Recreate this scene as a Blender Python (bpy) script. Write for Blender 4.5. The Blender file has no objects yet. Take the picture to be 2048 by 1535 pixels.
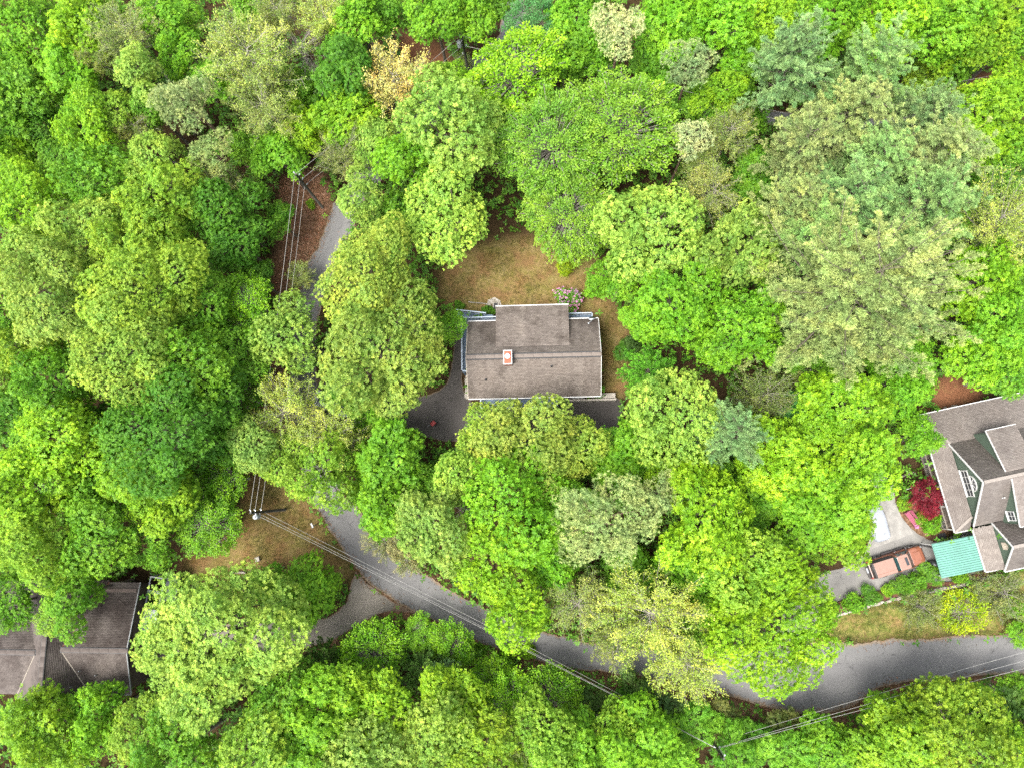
import bpy, math, random
import numpy as np
from mathutils import Matrix, Vector

# ------------------------------------------------------------------ camera, sky, sun, exposure
scene = bpy.context.scene
CAM_H, FOC = 76.0, 1421.0            # drone height above the road (m), focal length in photo pixels
_b = math.atan2(62, FOC); _a = math.atan2(199, math.hypot(62, FOC))
CAM_M = Matrix.Rotation(_a, 4, 'X') @ Matrix.Rotation(_b, 4, 'Y')
cam_data = bpy.data.cameras.new('camera')
cam = bpy.data.objects.new('camera', cam_data)
scene.collection.objects.link(cam)
cam.matrix_world = Matrix.Translation((0, 0, CAM_H)) @ CAM_M
cam_data.sensor_width = 36.0
cam_data.lens = 36.0 * FOC / 2048.0
cam_data.clip_start = 0.5
cam_data.clip_end = 6000.0
scene.camera = cam

SUN_EL, SUN_AZ = math.radians(66), math.radians(232)     # soft high light from the lower left (south-west)
world = bpy.data.worlds.new('World'); scene.world = world
world.use_nodes = True
wn = world.node_tree
sky = wn.nodes.new('ShaderNodeTexSky'); sky.sky_type = 'NISHITA'; sky.sun_disc = False
sky.sun_elevation = SUN_EL; sky.sun_rotation = SUN_AZ
sky.air_density = 1.0; sky.dust_density = 6.0; sky.ozone_density = 1.0; sky.altitude = 300
bgn = wn.nodes['Background']; hs = wn.nodes.new('ShaderNodeHueSaturation'); hs.inputs['Saturation'].default_value = 0.35     # thin high cloud
wn.links.new(sky.outputs[0], hs.inputs['Color']); wn.links.new(hs.outputs[0], bgn.inputs[0]); bgn.inputs[1].default_value = 0.118

sun_data = bpy.data.lights.new('sun', 'SUN'); sun_data.energy = 1.4; sun_data.angle = math.radians(24)
sun_data.color = (1.0, 0.955, 0.88)
sun = bpy.data.objects.new('sun', sun_data); scene.collection.objects.link(sun)
_sd = Vector((math.sin(SUN_AZ) * math.cos(SUN_EL), math.cos(SUN_AZ) * math.cos(SUN_EL), math.sin(SUN_EL)))
sun.rotation_euler = _sd.to_track_quat('Z', 'Y').to_euler()
sun.location = (60, 60, 120)

vs = scene.view_settings
vs.view_transform = 'Standard'; vs.look = 'None'; vs.gamma = 1.0; vs.exposure = 2.3
try: vs.use_curve_mapping = False
except Exception: pass
cy = scene.cycles
cy.max_bounces = 6; cy.diffuse_bounces = 3; cy.glossy_bounces = 2; cy.transmission_bounces = 4
cy.transparent_max_bounces = 4; cy.use_denoising = False
cy.caustics_reflective = False; cy.caustics_refractive = False

# ------------------------------------------------------------------ helpers
COL = scene.collection
_R = np.array(CAM_M.to_3x3())
def at(px, py, z=0.0):
    """ground (or height z) point seen at photo pixel px, py"""
    d = _R @ np.array([px - 1024.0, 767.5 - py, -FOC])
    t = (z - CAM_H) / d[2]
    return Vector((d[0] * t, d[1] * t, z))
def pix(x, y, z):
    v = _R.T @ np.array([x, y, z - CAM_H])
    return 1024 + FOC * v[0] / -v[2], 767.5 - FOC * v[1] / -v[2]

def tag(o, label=None, cat=None, group=None, kind=None):
    if label: o['label'] = label
    if cat: o['category'] = cat
    if group: o['group'] = group
    if kind: o['kind'] = kind
    return o
def empty(name, loc=(0, 0, 0), rz=0.0, label=None, cat=None, group=None):
    o = bpy.data.objects.new(name, None); COL.objects.link(o)
    o.empty_display_size = 0.3
    o.location = loc; o.rotation_euler = (0, 0, rz)
    return tag(o, label, cat, group)
def link(name, me, mat=None, parent=None, loc=None, rot=None):
    o = bpy.data.objects.new(name, me); COL.objects.link(o)
    if mat is not None and len(me.materials) == 0: me.materials.append(mat)
    if parent is not None: o.parent = parent
    if loc is not None: o.location = loc
    if rot is not None: o.rotation_euler = rot
    return o
def np_mesh(name, verts, faces, attrs=None, smooth=False):
    """verts (N,3); faces (M,k) with one k"""
    verts = np.asarray(verts, dtype=np.float32); faces = np.asarray(faces, dtype=np.int32)
    me = bpy.data.meshes.new(name)
    n, (m, k) = len(verts), faces.shape
    me.vertices.add(n); me.vertices.foreach_set('co', verts.ravel())
    me.loops.add(m * k); me.loops.foreach_set('vertex_index', faces.ravel())
    me.polygons.add(m)
    me.polygons.foreach_set('loop_start', np.arange(0, m * k, k, dtype=np.int32))
    me.polygons.foreach_set('loop_total', np.full(m, k, dtype=np.int32))
    if smooth: me.polygons.foreach_set('use_smooth', np.ones(m, dtype=bool))
    for an, av in (attrs or {}).items():
        at_ = me.attributes.new(an, 'FLOAT', 'POINT'); at_.data.foreach_set('value', np.asarray(av, dtype=np.float32))
    me.update(calc_edges=True)
    return me

class MB:
    """collects simple shapes into one mesh"""
    def __init__(s): s.v = []; s.f = []; s.t = []; s.cur = 0.5
    def add(s, vs_, fs_):
        b = len(s.v); s.v += [tuple(p) for p in vs_]; s.t += [s.cur] * len(vs_)
        s.f += [tuple(i + b for i in f) for f in fs_]
        return s
    def box(s, c, d, M=None, taper=1.0):
        x, y, z = d[0] / 2, d[1] / 2, d[2] / 2; tp = taper
        p = [(-x, -y, -z), (x, -y, -z), (x, y, -z), (-x, y, -z), (-x * tp, -y * tp, z), (x * tp, -y * tp, z), (x * tp, y * tp, z), (-x * tp, y * tp, z)]
        p = [Vector(q) for q in p]
        if M is not None: p = [M @ q for q in p]
        p = [q + Vector(c) for q in p]
        return s.add(p, [(0, 3, 2, 1), (4, 5, 6, 7), (0, 1, 5, 4), (1, 2, 6, 5), (2, 3, 7, 6), (3, 0, 4, 7)])
    def bar(s, a, b, w, h, up=(0, 0, 1)):
        a, b = Vector(a), Vector(b); d = (b - a); L = d.length; d.normalize()
        r = d.cross(Vector(up))
        if r.length < 1e-4: r = d.cross(Vector((1, 0, 0)))
        r.normalize(); u = r.cross(d)
        p = [q + r * sx * w / 2 + u * sz * h / 2 for q in (a, b) for sx, sz in ((-1, -1), (1, -1), (1, 1), (-1, 1))]
        return s.add(p, [(3, 2, 1, 0), (4, 5, 6, 7), (0, 1, 5, 4), (1, 2, 6, 5), (2, 3, 7, 6), (3, 0, 4, 7)])
    def prism(s, poly, z0, z1):
        n = len(poly)
        a = sum(poly[i][0] * poly[(i + 1) % n][1] - poly[(i + 1) % n][0] * poly[i][1] for i in range(n))
        if a < 0: poly = poly[::-1]
        p = [(x, y, z0) for x, y in poly] + [(x, y, z1) for x, y in poly]
        return s.add(p, [tuple(range(n - 1, -1, -1)), tuple(range(n, 2 * n))] + [(i, (i + 1) % n, n + (i + 1) % n, n + i) for i in range(n)])
    def slab(s, pts, th):
        """planar polygon (counter-clockwise from above) thickened downwards along its normal"""
        P_ = [Vector(p) for p in pts]; n = (P_[1] - P_[0]).cross(P_[2] - P_[0]).normalized()
        if n.z < 0: P_ = P_[::-1]; n = -n
        k = len(P_); q = [p - n * th for p in P_]
        return s.add(P_ + q, [tuple(range(k)), tuple(range(2 * k - 1, k - 1, -1))] + [(i, k + i, k + (i + 1) % k, (i + 1) % k) for i in range(k)])
    def tube(s, pts, rad, n=8, cap=True):
        pts = [Vector(p) for p in pts]; m = len(pts)
        if not hasattr(rad, '__len__'): rad = [rad] * m
        V, F_ = [], []
        for i, p in enumerate(pts):
            d = (pts[min(i + 1, m - 1)] - pts[max(i - 1, 0)]).normalized()
            r = d.cross(Vector((0.13, 0.31, 1)) if abs(d.z) < 0.95 else Vector((1, 0.1, 0))).normalized(); u = r.cross(d)
            for k in range(n):
                a = 2 * math.pi * k / n; V.append(p + (r * math.cos(a) + u * math.sin(a)) * rad[i])
        for i in range(m - 1):
            for k in range(n):
                F_.append((i * n + k, i * n + (k + 1) % n, (i + 1) * n + (k + 1) % n, (i + 1) * n + k))
        if cap: F_ += [tuple(range(n)), tuple(range(m * n - 1, (m - 1) * n - 1, -1))]
        return s.add(V, F_)
    def lathe(s, prof, c=(0, 0, 0), n=16):
        V, F_ = [], []
        for r, z in prof:
            for k in range(n):
                a = 2 * math.pi * k / n; V.append((c[0] + r * math.cos(a), c[1] + r * math.sin(a), c[2] + z))
        for i in range(len(prof) - 1):
            for k in range(n):
                F_.append((i * n + k, i * n + (k + 1) % n, (i + 1) * n + (k + 1) % n, (i + 1) * n + k))
        F_ += [tuple(range(n - 1, -1, -1)), tuple(range((len(prof) - 1) * n, len(prof) * n))]
        return s.add(V, F_)
    def mesh(s, name, smooth=False):
        me = bpy.data.meshes.new(name); me.from_pydata(s.v, [], s.f)
        a = me.attributes.new('tint', 'FLOAT', 'POINT'); a.data.foreach_set('value', np.array(s.t, dtype=np.float32))
        if smooth: me.polygons.foreach_set('use_smooth', np.ones(len(me.polygons), dtype=bool))
        me.update(); return me
    def build(s, name, mat, parent=None, loc=None, rot=None, smooth=False, bevel=0.0):
        o = link(name, s.mesh(name, smooth), mat, parent, loc, rot)
        if bevel:
            m = o.modifiers.new('bevel', 'BEVEL'); m.width = bevel; m.segments = 2; m.limit_method = 'ANGLE'
        return o

def inpoly(x, y, poly):
    x = np.asarray(x); y = np.asarray(y); ins = np.zeros(x.shape, bool); n = len(poly)
    for i in range(n):
        x0, y0 = poly[i][0], poly[i][1]; x1, y1 = poly[(i + 1) % n][0], poly[(i + 1) % n][1]
        if y0 == y1: continue
        c = ((y0 > y) != (y1 > y)) & (x < (x1 - x0) * (y - y0) / (y1 - y0) + x0)
        ins ^= c
    return ins
def smooth_line(pts, n):
    """Catmull-Rom through px points -> about n points"""
    P_ = np.array(pts, float); P_ = np.vstack([2 * P_[0] - P_[1], P_, 2 * P_[-1] - P_[-2]])
    out = []; m = len(P_) - 3; per = max(2, int(n / m))
    for i in range(m):
        p0, p1, p2, p3 = P_[i:i + 4]
        for t in np.linspace(0, 1, per, endpoint=False):
            out.append(0.5 * ((2 * p1) + (-p0 + p2) * t + (2 * p0 - 5 * p1 + 4 * p2 - p3) * t * t + (-p0 + 3 * p1 - 3 * p2 + p3) * t ** 3))
    out.append(P_[-2]); return np.array(out)
def G(pts, z=0.0): return [(at(x, y, z).x, at(x, y, z).y) for x, y in pts]

# ------------------------------------------------------------------ materials
def new_mat(name):
    m = bpy.data.materials.new(name); m.use_nodes = True
    nt = m.node_tree; b = nt.nodes['Principled BSDF']
    return m, nt, b
def N(nt, t, **kw):
    n = nt.nodes.new(t)
    for k, v in kw.items():
        if k in n.inputs: n.inputs[k].default_value = v
        else: setattr(n, k, v)
    return n
def noise(nt, scale, detail=4, rough=0.55, coord=None):
    n = N(nt, 'ShaderNodeTexNoise'); n.inputs['Scale'].default_value = scale
    n.inputs['Detail'].default_value = detail; n.inputs['Roughness'].default_value = rough
    if coord is not None: nt.links.new(coord, n.inputs['Vector'])
    return n
def ramp(nt, fac, stops, interp='LINEAR'):
    r = N(nt, 'ShaderNodeValToRGB'); r.color_ramp.interpolation = interp
    e = r.color_ramp.elements
    while len(e) < len(stops): e.new(0.5)
    for el, (p, c) in zip(e, stops): el.position = p; el.color = (*c, 1) if len(c) == 3 else c
    nt.links.new(fac, r.inputs[0]); return r
def mix(nt, fac, a, b, mode='MIX'):
    m = N(nt, 'ShaderNodeMix'); m.data_type = 'RGBA'; m.blend_type = mode
    for sock, v in ((m.inputs[0], fac), (m.inputs[6], a), (m.inputs[7], b)):
        if isinstance(v, (int, float)): sock.default_value = v
        elif isinstance(v, tuple): sock.default_value = (*v, 1) if len(v) == 3 else v
        else: nt.links.new(v, sock)
    return m.outputs[2]
def math_n(nt, op, a, b=0.0, clamp=False):
    m = N(nt, 'ShaderNodeMath'); m.operation = op; m.use_clamp = clamp
    for i, v in enumerate((a, b)):
        if isinstance(v, (int, float)): m.inputs[i].default_value = v
        else: nt.links.new(v, m.inputs[i])
    return m.outputs[0]
def bump(nt, b, h, strength=0.3, dist=0.05):
    n = N(nt, 'ShaderNodeBump'); n.inputs['Strength'].default_value = strength; n.inputs['Distance'].default_value = dist
    nt.links.new(h, n.inputs['Height']); nt.links.new(n.outputs[0], b.inputs['Normal'])
def plain(name, col, rough=0.6, var=0.12, scale=6.0, metal=0.0, spec=0.4, relief=0.0):
    """a painted / solid surface with a little uneven dirt and grain"""
    m, nt, b = new_mat(name)
    tc = N(nt, 'ShaderNodeTexCoord')
    n1 = noise(nt, scale, 5, 0.6, tc.outputs['Object'])
    lo = tuple(c * (1 - var) for c in col); hi = tuple(min(1, c * (1 + var)) for c in col)
    r = ramp(nt, n1.outputs[0], [(0.3, lo), (0.7, hi)])
    nt.links.new(r.outputs[0], b.inputs['Base Color'])
    b.inputs['Roughness'].default_value = rough; b.inputs['Metallic'].default_value = metal
    b.inputs['Specular IOR Level'].default_value = spec
    if relief: bump(nt, b, n1.outputs[0], relief, 0.03)
    return m
def tinted(name, stops, rough=0.85, fine=40.0, stain=(0.35, 0.5), stain_mul=(0.62, 0.6, 0.58)):
    """pieces whose shade comes from their own 'tint' value, with grain and large stains"""
    m, nt, b = new_mat(name)
    a = N(nt, 'ShaderNodeAttribute', attribute_name='tint')
    tc = N(nt, 'ShaderNodeTexCoord')
    r = ramp(nt, a.outputs['Fac'], stops)
    n1 = noise(nt, fine, 3, 0.6, tc.outputs['Object'])
    g = ramp(nt, n1.outputs[0], [(0.3, (0.88, 0.88, 0.88)), (0.7, (1.1, 1.1, 1.1))])
    c = mix(nt, 1.0, r.outputs[0], g.outputs[0], 'MULTIPLY')
    n2 = noise(nt, 0.35, 6, 0.62, tc.outputs['Object'])
    s = ramp(nt, n2.outputs[0], [(stain[0], stain_mul), (stain[1], (1, 1, 1)), (0.72, (1.15, 1.13, 1.1))])
    c = mix(nt, 1.0, c, s.outputs[0], 'MULTIPLY')
    nt.links.new(c, b.inputs['Base Color']); b.inputs['Roughness'].default_value = rough
    b.inputs['Specular IOR Level'].default_value = 0.2
    return m
M = {}
M['shingle'] = tinted('shingle_grey_brown', [(0, (0.078, 0.064, 0.055)), (0.5, (0.126, 0.106, 0.093)), (1, (0.185, 0.16, 0.14))])
M['shingle_tan'] = tinted('shingle_tan_grey', [(0, (0.108, 0.092, 0.082)), (0.5, (0.140, 0.122, 0.111)), (1, (0.188, 0.168, 0.152))], stain=(0.3, 0.42), stain_mul=(0.75, 0.73, 0.73))
M['shingle_dark'] = tinted('shingle_dark_brown', [(0, (0.056, 0.046, 0.041)), (0.5, (0.082, 0.069, 0.062)), (1, (0.115, 0.098, 0.088))], stain=(0.38, 0.55), stain_mul=(0.5, 0.46, 0.45))
M['ridge'] = plain('ridge_cap', (0.085, 0.072, 0.066), 0.9, 0.2, 8)
M['ridge_tan'] = plain('ridge_cap_tan', (0.165, 0.145, 0.128), 0.9, 0.15, 8)
M['white'] = plain('white_trim_paint', (0.40, 0.40, 0.39), 0.5, 0.1, 4)
M['bluewhite'] = plain('pale_blue_trim', (0.27, 0.32, 0.39), 0.55, 0.12, 5)
M['deck'] = plain('blue_grey_deck_paint', (0.085, 0.125, 0.18), 0.6, 0.22, 5)
M['deck_brown'] = plain('weathered_brown_deck', (0.10, 0.08, 0.065), 0.8, 0.3, 4)
M['siding'] = plain('tan_siding', (0.30, 0.26, 0.21), 0.7, 0.1, 3)
M['green'] = plain('sage_green_siding', (0.06, 0.088, 0.064), 0.65, 0.1, 3)
M['greytrim'] = plain('grey_beam_paint', (0.17, 0.18, 0.185), 0.6, 0.12, 4)
M['darkwall'] = plain('dark_brown_siding', (0.05, 0.035, 0.028), 0.8, 0.2, 4)
M['chimney_red'] = plain('red_chimney_top', (0.36, 0.052, 0.022), 0.6, 0.15, 5)
M['brick'] = plain('brick_sides', (0.22, 0.1, 0.07), 0.85, 0.2, 9)
M['glass'] = plain('window_glass', (0.02, 0.025, 0.03), 0.08, 0.05, 3, spec=0.7)
M['black'] = plain('black_rubber', (0.015, 0.015, 0.016), 0.6, 0.2, 6)
M['steel'] = plain('galvanised_steel', (0.38, 0.40, 0.42), 0.45, 0.12, 5, metal=0.6)
M['lightgrey'] = plain('light_grey_paint', (0.30, 0.32, 0.34), 0.5, 0.08, 5)
M['concrete'] = plain('old_concrete', (0.27, 0.245, 0.215), 0.9, 0.2, 2.2, relief=0.3)
M['pole'] = plain('weathered_pole_wood', (0.062, 0.058, 0.048), 0.9, 0.3, 7)
M['wire'] = plain('bare_wire', (0.27, 0.265, 0.25), 0.5, 0.05, 2, metal=0.3)
M['timber'] = plain('grey_timber', (0.16, 0.14, 0.115), 0.9, 0.25, 5)
M['stone'] = tinted('rough_wall_stone', [(0, (0.14, 0.12, 0.10)), (0.5, (0.25, 0.22, 0.185)), (1, (0.36, 0.33, 0.29))], fine=9)
M['mulch'] = plain('red_brown_mulch', (0.085, 0.035, 0.022), 0.95, 0.45, 7, relief=0.6)
M['bark'] = plain('grey_brown_bark', (0.115, 0.095, 0.075), 0.95, 0.3, 4, relief=0.4)
M['bark_pale'] = plain('pale_grey_bark', (0.24, 0.22, 0.19), 0.9, 0.25, 4)
M['bark_red'] = plain('red_brown_pine_bark', (0.13, 0.085, 0.06), 0.95, 0.3, 4)

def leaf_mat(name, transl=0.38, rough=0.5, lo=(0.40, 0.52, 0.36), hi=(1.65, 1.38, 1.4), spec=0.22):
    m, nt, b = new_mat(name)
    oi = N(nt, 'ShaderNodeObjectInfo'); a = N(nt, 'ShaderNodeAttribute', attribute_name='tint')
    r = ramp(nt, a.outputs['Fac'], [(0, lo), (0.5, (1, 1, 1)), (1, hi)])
    c = mix(nt, 1.0, oi.outputs['Color'], r.outputs[0], 'MULTIPLY')
    tc = N(nt, 'ShaderNodeTexCoord')
    n2 = noise(nt, 0.55, 3, 0.5, tc.outputs['Object'])
    s = ramp(nt, n2.outputs[0], [(0.3, (0.72, 0.87, 0.85)), (0.7, (1.3, 1.12, 1.05))])
    c = mix(nt, 1.0, c, s.outputs[0], 'MULTIPLY')
    nt.links.new(c, b.inputs['Base Color']); b.inputs['Roughness'].default_value = rough
    b.inputs['Specular IOR Level'].default_value = spec
    tr = N(nt, 'ShaderNodeBsdfTranslucent')
    c2 = mix(nt, 1.0, c, (1.15, 1.1, 0.45), 'MULTIPLY'); nt.links.new(c2, tr.inputs[0])
    ms = N(nt, 'ShaderNodeMixShader'); ms.inputs[0].default_value = transl
    nt.links.new(b.outputs[0], ms.inputs[1]); nt.links.new(tr.outputs[0], ms.inputs[2])
    nt.links.new(ms.outputs[0], nt.nodes['Material Output'].inputs[0])
    return m
M['leaf'] = leaf_mat('broad_leaf')
M['needle'] = leaf_mat('pine_needle', 0.2, 0.55, lo=(0.45, 0.5, 0.42), hi=(1.6, 1.5, 1.35))
M['petal'] = leaf_mat('petal', 0.3, 0.6, lo=(0.7, 0.6, 0.7), hi=(1.3, 1.25, 1.3))
# ------------------------------------------------------------------ ground, roads and drives
ROAD_L = [(668, 405), (655, 440), (640, 480), (615, 530), (596, 585), (580, 660), (578, 760), (588, 880), (612, 980), (645, 1035), (680, 1090), (715, 1140), (740, 1168), (800, 1207), (880, 1247), (960, 1283), (1060, 1316), (1200, 1343), (1300, 1354), (1380, 1366), (1440, 1386), (1520, 1411), (1600, 1427), (1670, 1422), (1722, 1404), (1752, 1378), (1800, 1366), (1900, 1357), (2048, 1343), (2250, 1325)]
ROAD_R = [(722, 410), (708, 450), (692, 490), (668, 540), (648, 590), (634, 660), (634, 760), (650, 880), (684, 980), (716, 1013), (738, 1052), (790, 1110), (826, 1135), (870, 1162), (940, 1200), (1010, 1236), (1090, 1262), (1200, 1287), (1300, 1298), (1380, 1300), (1450, 1296), (1520, 1290), (1580, 1286), (1625, 1283), (1680, 1282), (1740, 1280), (1800, 1278), (1900, 1273), (2048, 1265), (2250, 1252)]
NR_L = [(668, 405), (720, 330), (800, 240), (900, 150), (985, 85), (1003, 40), (990, -60)]
NR_R = [(722, 410), (775, 350), (850, 270), (950, 185), (1035, 105), (1052, 50), (1045, -60)]
UR_T = [(1010, 40), (1060, 60), (1140, 85), (1300, 175), (1420, 215), (1545, 222), (1735, 240), (1880, 215), (2000, 170), (2200, 120)]
UR_B = [(1010, 85), (1055, 90), (1130, 108), (1285, 196), (1410, 240), (1542, 250), (1738, 266), (1886, 242), (2012, 192), (2200, 148)]
SIDE_DRIVE = [(712, 1142), (742, 1172), (800, 1209), (838, 1226), (800, 1222), (760, 1226), (715, 1250), (650, 1285), (560, 1300), (420, 1310), (300, 1330), (300, 1260), (420, 1250), (560, 1240), (650, 1235), (690, 1205), (702, 1165)]
HOUSE_DRIVE = [(630, 752), (690, 778), (780, 800), (850, 790), (890, 770), (905, 720), (912, 650), (935, 640), (936, 798), (1110, 800), (1236, 796), (1238, 842), (1222, 868), (1150, 885), (1040, 890), (945, 878), (900, 882), (850, 872), (800, 850), (730, 850), (690, 862), (645, 850)]
CONC_DRIVE = [(1548, 1292), (1560, 1240), (1600, 1180), (1640, 1148), (1690, 1132), (1722, 1110), (1738, 1080), (1742, 1050), (1738, 1010), (1745, 950), (1782, 945), (1790, 1005), (1804, 1035), (1830, 1062), (1856, 1078), (1880, 1080), (1945, 1064), (1985, 1140), (1900, 1166), (1850, 1172), (1740, 1192), (1668, 1208), (1640, 1235), (1622, 1290)]
LAWN_BACK = [(880, 540), (905, 505), (990, 480), (1100, 470), (1190, 490), (1200, 560), (1225, 610), (1262, 660), (1262, 780), (1236, 797), (1205, 790), (1195, 640), (935, 640), (880, 600)]
LAWN_RIGHT = [(1640, 1281), (1636, 1250), (1672, 1228), (1800, 1194), (1975, 1156), (2200, 1100), (2250, 1250), (2048, 1263), (1800, 1276)]
CLEAR_LEFT = [(480, 960), (520, 930), (560, 960), (600, 960), (640, 1035), (680, 1092), (712, 1142), (700, 1170), (640, 1130), (560, 1120), (470, 1160), (380, 1150), (360, 1120), (430, 1090), (480, 1040)]
LITTER_N = [(560, 360), (640, 330), (665, 400), (640, 480), (596, 585), (570, 660), (545, 700), (520, 800), (505, 900), (490, 960), (545, 960), (585, 880), (576, 740), (560, 600), (545, 560), (560, 450)]
LITTER_S = [(742, 1170), (800, 1210), (880, 1250), (960, 1286), (1060, 1318), (1200, 1346), (1300, 1357), (1380, 1370), (1440, 1390), (1520, 1416), (1600, 1432), (1700, 1420), (1770, 1375), (1900, 1361), (2048, 1347), (2048, 1375), (1900, 1392), (1750, 1430), (1620, 1450), (1500, 1430), (1400, 1400), (1300, 1385), (1180, 1375), (1040, 1345), (920, 1300), (820, 1250), (760, 1230), (700, 1262), (670, 1290), (640, 1280), (715, 1245), (770, 1222)]
SOIL_N = [(800, 70), (850, 70), (905, 120), (910, 170), (850, 190), (810, 150)]
SOIL_E = [(1860, 215), (1900, 170), (1960, 155), (2048, 120), (2048, 150), (1980, 190), (1900, 215)]
SOIL_H = [(1860, 770), (1900, 745), (1960, 770), (1960, 800), (1860, 835)]
BED_H = [(1786, 1000), (1815, 990), (1880, 1000), (1895, 1070), (1850, 1075), (1825, 1058), (1803, 1035)]

road_poly = G(ROAD_L) + G(ROAD_R)[::-1]
CLEAR = [road_poly, G(NR_L) + G(NR_R)[::-1], G(UR_T) + G(UR_B)[::-1], G(SIDE_DRIVE), G(HOUSE_DRIVE), G(CONC_DRIVE), G(LAWN_BACK), G(LAWN_RIGHT), G(CLEAR_LEFT), G(LITTER_N), G(SOIL_N), G(SOIL_E), G(SOIL_H), G(BED_H)]

def ground():
    x0, x1, y0, y1, st = -80, 66, -42, 70, 0.45
    xs = np.arange(x0, x1, st); ys = np.arange(y0, y1, st); nx, ny = len(xs), len(ys)
    X, Y = np.meshgrid(xs, ys); rng = np.random.default_rng(4)
    def mask(polys, blur):
        m = np.zeros(X.shape, bool)
        for p in polys: m |= inpoly(X, Y, p)
        m = m.astype(float)
        for _ in range(blur):
            q = np.pad(m, 1, mode='edge'); m = (q[:-2, 1:-1] + q[2:, 1:-1] + q[1:-1, :-2] + q[1:-1, 2:] + q[1:-1, 1:-1]) / 5
        return m
    grass = mask([G(LAWN_BACK), G(CLEAR_LEFT)], 4); green = mask([G(LAWN_RIGHT)], 3)
    litter = mask([G(LITTER_N), G(LITTER_S), G(BED_H)], 2); soil = mask([G(SOIL_N), G(SOIL_E), G(SOIL_H)], 3)
    hard = mask(CLEAR[:6], 3)
    Z = -0.02 - 0.10 * (np.sin(X * .31 + 1) * np.cos(Y * .27) + 1) / 2 * (1 - hard) - rng.random(X.shape) * 0.03 * (1 - hard)
    V = np.stack([X, Y, Z], -1).reshape(-1, 3)
    i = (np.arange(ny - 1)[:, None] * nx + np.arange(nx - 1)[None]).ravel()
    F_ = np.stack([i, i + 1, i + nx + 1, i + nx], 1)
    me = np_mesh('ground', V, F_, dict(grass=grass.ravel(), green=green.ravel(), litter=litter.ravel(), soil=soil.ravel()), smooth=True)
    m, nt, b = new_mat('forest_floor_and_lawn'); tc = N(nt, 'ShaderNodeTexCoord').outputs['Object']
    def A(n): return N(nt, 'ShaderNodeAttribute', attribute_name=n).outputs['Fac']
    nb = noise(nt, 0.55, 6, 0.65, tc); nf = noise(nt, 7.0, 4, 0.7, tc); ng = noise(nt, 2.2, 5, 0.7, tc); nv = noise(nt, 0.22, 4, 0.6, tc)
    vor = N(nt, 'ShaderNodeTexVoronoi', Scale=6.5); nt.links.new(tc, vor.inputs['Vector'])
    floor_c = ramp(nt, nf.outputs[0], [(0.25, (0.014, 0.011, 0.006)), (0.55, (0.04, 0.026, 0.013)), (0.8, (0.075, 0.045, 0.024))]).outputs[0]
    lit_c = ramp(nt, vor.outputs['Color'], [(0.1, (0.10, 0.052, 0.034)), (0.5, (0.20, 0.112, 0.073)), (0.9, (0.33, 0.21, 0.145))]).outputs[0]
    lit_c = mix(nt, ramp(nt, ng.outputs[0], [(0.35, (0, 0, 0)), (0.65, (1, 1, 1))]).outputs[0], lit_c, (0.115, 0.06, 0.03), 'MIX')
    gr_c = ramp(nt, ng.outputs[0], [(0.25, (0.075, 0.066, 0.018)), (0.42, (0.125, 0.10, 0.032)), (0.6, (0.165, 0.13, 0.055)), (0.78, (0.23, 0.18, 0.095))]).outputs[0]
    gr_c = mix(nt, ramp(nt, nb.outputs[0], [(0.42, (0, 0, 0)), (0.62, (0.9, 0.9, 0.9))]).outputs[0], gr_c, (0.135, 0.080, 0.036))
    gr_c = mix(nt, ramp(nt, nv.outputs[0], [(0.5, (0, 0, 0)), (0.62, (0.35, 0.35, 0.35))]).outputs[0], gr_c, (0.085, 0.09, 0.018))
    gn_c = ramp(nt, ng.outputs[0], [(0.25, (0.06, 0.085, 0.016)), (0.45, (0.115, 0.125, 0.030)), (0.62, (0.18, 0.155, 0.055)), (0.8, (0.26, 0.205, 0.10))]).outputs[0]
    gn_c = mix(nt, ramp(nt, nb.outputs[0], [(0.5, (0, 0, 0)), (0.7, (0.8, 0.8, 0.8))]).outputs[0], gn_c, (0.17, 0.105, 0.05))
    so_c = ramp(nt, nb.outputs[0], [(0.3, (0.085, 0.038, 0.018)), (0.55, (0.14, 0.064, 0.034)), (0.75, (0.115, 0.082, 0.03))]).outputs[0]
    c = mix(nt, A('litter'), floor_c, lit_c); c = mix(nt, A('grass'), c, gr_c); c = mix(nt, A('green'), c, gn_c); c = mix(nt, A('soil'), c, so_c)
    nh = noise(nt, 13.0, 3, 0.75, tc); g2 = ramp(nt, nh.outputs[0], [(0.3, (0.55, 0.55, 0.55)), (0.5, (1, 1, 1)), (0.7, (1.45, 1.42, 1.35))]).outputs[0]
    c = mix(nt, 1.0, c, g2, 'MULTIPLY')
    nt.links.new(c, b.inputs['Base Color']); b.inputs['Roughness'].default_value = 1.0; b.inputs['Specular IOR Level'].default_value = 0.05
    bump(nt, b, nf.outputs[0], 0.8, 0.08)
    tag(link('ground', me, m), kind='structure')
    # wide land beyond, reaching the horizon
    mb = MB(); mb.add([(-3000, -3000, -0.5), (3000, -3000, -0.5), (3000, 3000, -0.5), (-3000, 3000, -0.5)], [(0, 1, 2, 3)])
    m2, nt, b = new_mat('distant_forest_floor'); tc = N(nt, 'ShaderNodeTexCoord').outputs['Object']
    nf = noise(nt, 0.4, 6, 0.7, tc)
    nt.links.new(ramp(nt, nf.outputs[0], [(0.3, (0.02, 0.03, 0.01)), (0.7, (0.06, 0.07, 0.02))]).outputs[0], b.inputs['Base Color']); b.inputs['Roughness'].default_value = 1
    tag(mb.build('terrain', m2), kind='structure')
ground()

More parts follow.
